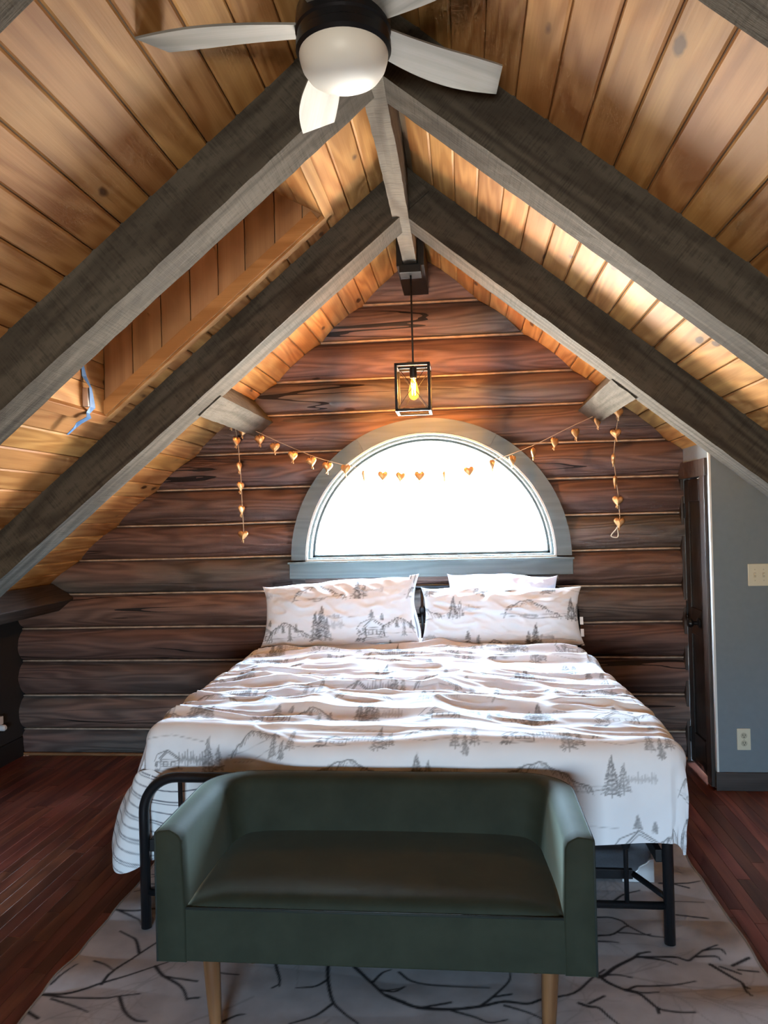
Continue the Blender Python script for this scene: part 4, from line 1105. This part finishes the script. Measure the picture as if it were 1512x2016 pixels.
# ================================================================== RUG
RUG = [[5,(-1.42,2.384),(-1.334,2.397),(-1.255,2.449),(-1.179,2.496),(-1.106,2.559),(-1.072,2.588)],[5,(-1.246,2.449),(-1.241,2.512),(-1.21,2.605),(-1.163,2.704),(-1.137,2.75)],[3,(-1.342,2.575),(-1.289,2.554),(-1.241,2.521)],[5,(-1.201,2.637),(-1.246,2.716),(-1.281,2.742)],[2,(-1.281,2.742),(-1.336,2.774)],[6,(-1.106,2.559),(-1.059,2.509),(-0.988,2.465),(-0.954,2.432),(-0.928,2.388)],[3,(-0.93,2.393),(-0.892,2.401)],[3,(-1.056,2.503),(-0.928,2.483)],[4,(-1.415,2.384),(-1.34,2.375),(-1.211,2.378),(-1.162,2.392),(-1.096,2.409)],[5,(-1.155,2.387),(-1.106,2.318),(-1.055,2.28),(-1.017,2.276)],[3,(-1.378,2.365),(-1.282,2.332),(-1.224,2.308)],[3,(-1.415,2.43),(-1.402,2.488),(-1.388,2.548)],[4,(-1.417,2.911),(-1.346,2.907),(-1.267,2.927),(-1.212,2.938)],[3,(-1.409,2.908),(-1.331,2.873),(-1.298,2.856),(-1.271,2.821)],[5,(-1.425,2.298),(-1.374,2.269)],[5,(-0.706,2.65),(-0.679,2.576),(-0.655,2.519),(-0.644,2.473)],[2,(-0.647,2.483),(-0.666,2.463)],[6,(-0.509,2.631),(-0.49,2.521),(-0.457,2.413),(-0.421,2.365),(-0.359,2.309)],[4,(-0.49,2.521),(-0.525,2.48),(-0.587,2.468)],[4,(-0.451,2.398),(-0.498,2.336),(-0.569,2.295)],[7,(-0.429,2.621),(-0.394,2.578),(-0.341,2.511),(-0.284,2.442),(-0.226,2.42)],[4,(-0.341,2.511),(-0.314,2.569),(-0.285,2.591)],[4,(-0.315,2.477),(-0.263,2.469),(-0.231,2.498)],[4,(-0.788,2.281),(-0.744,2.322),(-0.719,2.329)],[3,(-0.891,2.539),(-0.853,2.533),(-0.799,2.53)],[7,(-0.287,2.447),(-0.238,2.42),(-0.18,2.395),(-0.078,2.394),(0.018,2.415),(0.089,2.441),(0.161,2.434),(0.215,2.463),(0.313,2.498),(0.382,2.583),(0.433,2.634)],[4,(0.014,2.415),(0.053,2.461),(0.109,2.549),(0.118,2.609)],[3,(0.053,2.461),(0.114,2.48)],[3,(0.088,2.422),(0.16,2.392),(0.209,2.36)],[3,(-0.078,2.389),(-0.006,2.363),(0.04,2.34),(0.095,2.357)],[3,(-0.17,2.396),(-0.079,2.427)],[4,(-0.256,2.578),(-0.208,2.53),(-0.118,2.512),(0.045,2.51)],[2,(-0.29,2.473),(-0.25,2.486),(-0.231,2.501)],[8,(0.405,2.593),(0.427,2.602),(0.471,2.651),(0.547,2.712),(0.568,2.735),(0.607,2.748)],[5,(0.555,2.716),(0.619,2.719),(0.685,2.723),(0.722,2.704),(0.747,2.724),(0.79,2.763),(0.845,2.789)],[4,(0.79,2.763),(0.847,2.767),(0.858,2.74)],[4,(0.752,2.727),(0.819,2.728),(0.832,2.711)],[4,(0.579,2.714),(0.646,2.7),(0.679,2.678)],[6,(0.79,2.685),(0.81,2.652),(0.835,2.614),(0.855,2.585),(0.853,2.54),(0.861,2.509)],[3,(0.817,2.675),(0.867,2.638)],[3,(0.856,2.571),(0.867,2.556)],[6,(0.408,2.601),(0.431,2.564),(0.477,2.526),(0.517,2.508),(0.538,2.473),(0.556,2.44),(0.577,2.427),(0.622,2.42),(0.666,2.421)],[4,(0.488,2.527),(0.518,2.548),(0.579,2.554),(0.642,2.564),(0.711,2.588)],[3,(0.484,2.529),(0.53,2.514),(0.582,2.52)],[3,(0.411,2.599),(0.467,2.608),(0.514,2.595)],[3,(0.556,2.44),(0.555,2.413)],[5,(0.447,2.978),(0.47,2.972),(0.512,2.975),(0.551,2.951),(0.572,2.907),(0.62,2.857),(0.684,2.846)],[5,(0.423,2.829),(0.446,2.837),(0.502,2.85),(0.555,2.906),(0.572,2.907)],[3,(0.524,2.862),(0.606,2.856),(0.636,2.862)],[3,(0.439,2.8),(0.489,2.8),(0.511,2.795)],[4,(0.767,3.244),(0.827,3.243),(0.886,3.25),(0.938,3.27)],[3,(0.826,3.238),(0.875,3.211)],[3,(0.612,3.091),(0.711,3.096),(0.792,3.11),(0.899,3.107)],[3,(0.764,3.007),(0.871,2.987)],[5,(0.321,2.447),(0.35,2.432),(0.378,2.428),(0.4,2.391),(0.424,2.356)],[3,(0.352,2.447),(0.406,2.488)],[4,(0.556,3.104),(0.602,3.155),(0.674,3.192)],[4,(0.859,2.683),(0.929,2.723)],[3,(0.868,2.66),(0.93,2.653)]]
RX0, RX1, RY0, RY1 = -1.425, 0.952, 1.45, 3.95
ri = Ink(RX1 - RX0 + 0.2, RY1 - RY0 + 0.2, 0.0035); rf = Ink(RX1 - RX0 + 0.2, RY1 - RY0 + 0.2, 0.0035)
def rpt(p): return (p[0] - RX0 + 0.05, p[1] - RY0 + 0.05)
for br_ in RUG:
    pts = [rpt(p) for p in catmull(br_[1:], 4)] if len(br_) > 3 else [rpt(p) for p in br_[1:]]
    n = len(pts) - 1
    for i in range(n): ri.line(pts[i:i+2], (0.0030 + 0.0017 * br_[0]) * (1 - 0.55 * i / n), 0.95)
def grow(k, x, y, ang, L, wd, al, dep):
    n = 7; p = (x, y)
    for i in range(n):
        ang += RNG.uniform(-.28, .28); p2 = (p[0] + L/n*math.cos(ang), p[1] + L/n*math.sin(ang)*.75)
        if not (0.06 < p2[0] < RX1-RX0+.04 and 0.06 < p2[1] < RY1-RY0+.04): return
        k.line([p, p2], wd * (1 - .6*i/n), al)
        if dep > 0 and RNG.rand() < .5: grow(k, p2[0], p2[1], ang + RNG.choice([-1, 1])*RNG.uniform(.5, .9), L*.5, wd*.6, al, dep - 1)
        p = p2
for _ in range(26): grow(rf, RNG.uniform(.1, 2.2), RNG.uniform(.1, 2.3), RNG.uniform(0, 6.28), RNG.uniform(.5, .9), .009, .4, 2)
for _ in range(9): grow(ri, RNG.uniform(.1, 2.2), RNG.uniform(.1, .62), RNG.uniform(-.5, .5) + RNG.choice([0, math.pi]), RNG.uniform(.5, .9), .013, .95, 2)
for _ in range(8): grow(ri, RNG.uniform(.3, 2.1), RNG.uniform(1.75, 2.4), RNG.uniform(-.5, .5) + RNG.choice([0, math.pi]), RNG.uniform(.4, .7), .011, .95, 2)
xs_ = np.linspace(RX0, RX1, 430); ys_ = np.linspace(RY0, RY1, 450); Xg, Yg = np.meshgrid(xs_, ys_, indexing='ij')
wob = 0.012 * vnoise(Yg * 2.5, Xg * 0 + 3.3, 5) + 0.006 * vnoise(Yg * 7, Xg * 0 + 1.1, 6)
sx1 = sstep(RX0 + .5, RX0, Xg); sx2 = sstep(RX1 - .5, RX1, Xg)
Xw = Xg + wob * (sx1 + sx2)
Zw = 0.010 + np.maximum(0, 0.010 * np.sin(Yg * 13.5 + 1.2 * vnoise(Xg * 0.8, Yg, 7)) + 0.006 * vnoise(Xg * 1.8, Yg * 5, 9) + 0.004 * vnoise(Xg * 5, Yg * 7, 10)) * (0.25 + 0.75 * (sx1 + sx2)) 
for (lx_, ly_) in ((PXL, YF), (PXR, YF), (-0.767, 2.205), (0.20, 2.205), (-0.767, 2.61), (0.20, 2.61)):
    kk = sstep(0.16, 0.05, np.hypot(Xg - lx_, Yg - ly_)); Zw = Zw * (1 - kk) + 0.010 * kk
edge_ = np.minimum(np.minimum(Xg - RX0, RX1 - Xg), np.minimum(Yg - RY0, RY1 - Yg))
Zw = np.where(edge_ < 0.003, Zw - 0.006, Zw)
rug = link('area_rug', gridmesh('area_rug', Xw, Yg, Zw, {'ink': ri.sample(Xg - RX0 + .05, Yg - RY0 + .05), 'faint': rf.sample(Xg - RX0 + .05, Yg - RY0 + .05)}), RUGM)
tag(rug, 'grey rippled area rug printed with black bare branches under the bed', 'rug')
for c in (0, -1):
    pts = [(Xw[c, j], Yg[c, j], Zw[c, j] + 0.004) for j in range(0, 450, 6)]
    MB().tube(pts, 0.0045, 6).build('bound_edge', plain('tan_rug_binding', (0.30, 0.25, 0.21), 0.9), rug, True)

# ================================================================== THINGS UNDER THE BED
sc_ob = tag(empty('suitcase', (0.40, 3.38, 0.02)), 'charcoal suitcase with silver corner stored under the bed', 'suitcase')
MB().box(-0.34, 0.34, -0.13, 0.13, 0.0, 0.29).build('shell', CASE, sc_ob, bevel=0.03, seg=4)
MB().box(-0.342, 0.342, -0.005, 0.005, 0.0, 0.291).build('zip_band', CASE_D, sc_ob, bevel=0.002)
for s in (-1, 1):
    cg = [(0.345, -0.003), (0.345, 0.095), (0.325, 0.090), (0.315, 0.078), (0.300, 0.070), (0.285, 0.062), (0.278, 0.048), (0.266, 0.038), (0.240, 0.035), (0.222, 0.026), (0.216, 0.008), (0.215, -0.003)]
    o = MB().prism([(p[0] * s, p[1]) for p in cg], 'y', -0.134, -0.115).build('corner_guard', STEEL, sc_ob, bevel=0.003)
MB().box(-0.06, 0.06, -0.15, -0.13, 0.20, 0.215).build('handle', CASE_D, sc_ob, bevel=0.004)
bag = tag(empty('storage_bag', (-0.72, 3.35, 0.02)), 'black soft storage bag pushed under the bed at its left foot', 'bag')
MB().box(-0.26, 0.26, -0.2, 0.2, 0.0, 0.27).build('bag_body', BLACKCLOTH, bag, bevel=0.05, seg=4)
MB().tube([(-0.1, -0.2, 0.2), (-0.08, -0.225, 0.24), (0.08, -0.225, 0.24), (0.1, -0.2, 0.2)], 0.008, 8).build('bag_handle', BLACKCLOTH, bag, True)

# ================================================================== WALL FITTINGS
sw = tag(empty('light_switch', (1.63, YG, 1.183)), 'ivory triple light switch plate on the slate grey wall', 'switch')
swp = MB().box(-0.082, 0.082, -0.007, 0.0, -0.061, 0.061).build('cover_plate', IVORY, sw, bevel=0.003)
for k in (-1, 0, 1):
    MB().box(k*0.046 - 0.006, k*0.046 + 0.006, -0.009, -0.006, -0.013, 0.013).build('toggle_slot', IVORY_D, swp)
    t_ = MB().box(k*0.046 - 0.0042, k*0.046 + 0.0042, -0.018, -0.006, 0.0, 0.009).build('toggle', IVORY, swp, bevel=0.001)
    for z in (-0.03, 0.03): MB().lathe([(0.0032, 0), (0.0032, -0.0085)], k*0.046, 0, z, 10, 'y').build('screw', IVORY_D, swp)
ol = tag(empty('wall_outlet', (1.5015, YG, 0.281)), 'ivory double electrical outlet low on the slate grey wall', 'outlet')
MB().box(-0.036, 0.036, -0.007, 0.0, -0.059, 0.059).build('cover_plate', IVORY, ol, bevel=0.003)
for z in (-0.021, 0.021):
    MB().lathe([(0.0165, -0.006), (0.0165, -0.0088), (0.002, -0.0088)], 0, 0, z, 24, 'y').build('socket_face', IVORY_D, ol); sf = COL.objects[-1]
    for xk in (-0.006, 0.006): MB().box(xk - 0.0012, xk + 0.0012, -0.0094, -0.008, z - 0.001, z + 0.008).build('slot', SLOT, sf)
    MB().lathe([(0.0028, -0.008), (0.0028, -0.0094)], 0, 0, z - 0.008, 10, 'y').build('slot', SLOT, sf)
MB().lathe([(0.003, -0.006), (0.003, -0.0085)], 0, 0, 0, 10, 'y').build('screw', IVORY_D, ol)
pg = tag(empty('plug_adapter', (XL, 4.60, 0.285)), 'white plug-in adapter low on the charcoal knee wall', 'plug')
MB().box(0.0, 0.006, -0.036, 0.036, -0.059, 0.059).build('cover_plate', WHITEP, pg, bevel=0.002)
MB().box(0.006, 0.045, -0.025, 0.030, 0.0, 0.052).build('adapter_body', WHITEP, pg, bevel=0.004)
MB().lathe([(0.016, 0.006), (0.020, 0.014), (0.020, 0.040), (0.012, 0.050)], 0, 0.045, -0.030, 16, 'x').build('plug_head', WHITEP, pg)

# blue tape holding a small block on the skylight's lower wall
tb = tag(empty('contact_sensor', (SKX0, 3.245, 2.12)), 'small pale block stuck inside the skylight shaft under the blue tape', 'sensor')
MB().box(0.0, 0.026, -0.018, 0.014, -0.042, 0.042).build('sensor_body', SENSOR, tb, bevel=0.003)
MB().box(0.0, 0.02, 0.022, 0.030, -0.040, 0.040).build('magnet_strip', WHITEP, tb, bevel=0.002)
tpc = [(SKX0 + 0.004, 3.228, 2.262), (SKX0 + 0.006, 3.236, 2.215), (SKX0 + 0.029, 3.246, 2.166), (SKX0 + 0.030, 3.254, 2.12), (SKX0 + 0.029, 3.262, 2.078), (SKX0 + 0.012, 3.252, 2.052), (SKX0 + 0.022, 3.240, 2.030), (SKX0 - 0.02, 3.232, 2.006), (SKX0 - 0.045, 3.236, 1.985), (SKX0 - 0.085, 3.248, 1.958)]
hwid = [0.012, 0.015, 0.018, 0.019, 0.019, 0.022, 0.022, 0.017, 0.016, 0.008]
V = []; F = []
for i, (p, hw0) in enumerate(zip(tpc, hwid)):
    tw = 0.004 * math.sin(i * 2.1)
    for s in (-1, 1): V += [(p[0] + tw*s, p[1] + s*hw0, p[2]), (p[0] + tw*s + 0.0012, p[1] + s*hw0, p[2] - 0.0008)]
for i in range(len(tpc) - 1):
    a_, b_ = i*4, i*4+4
    F += [(a_, a_+2, b_+2, b_), (a_+1, b_+1, b_+3, a_+3), (a_, b_, b_+1, a_+1), (a_+2, a_+3, b_+3, b_+2)]
F += [(0, 1, 3, 2), (len(V)-4, len(V)-2, len(V)-1, len(V)-3)]
tag(MB().add(V, F).build('tape_strip', TAPE), 'crumpled strip of blue painters tape at the lower end of the skylight', 'tape')
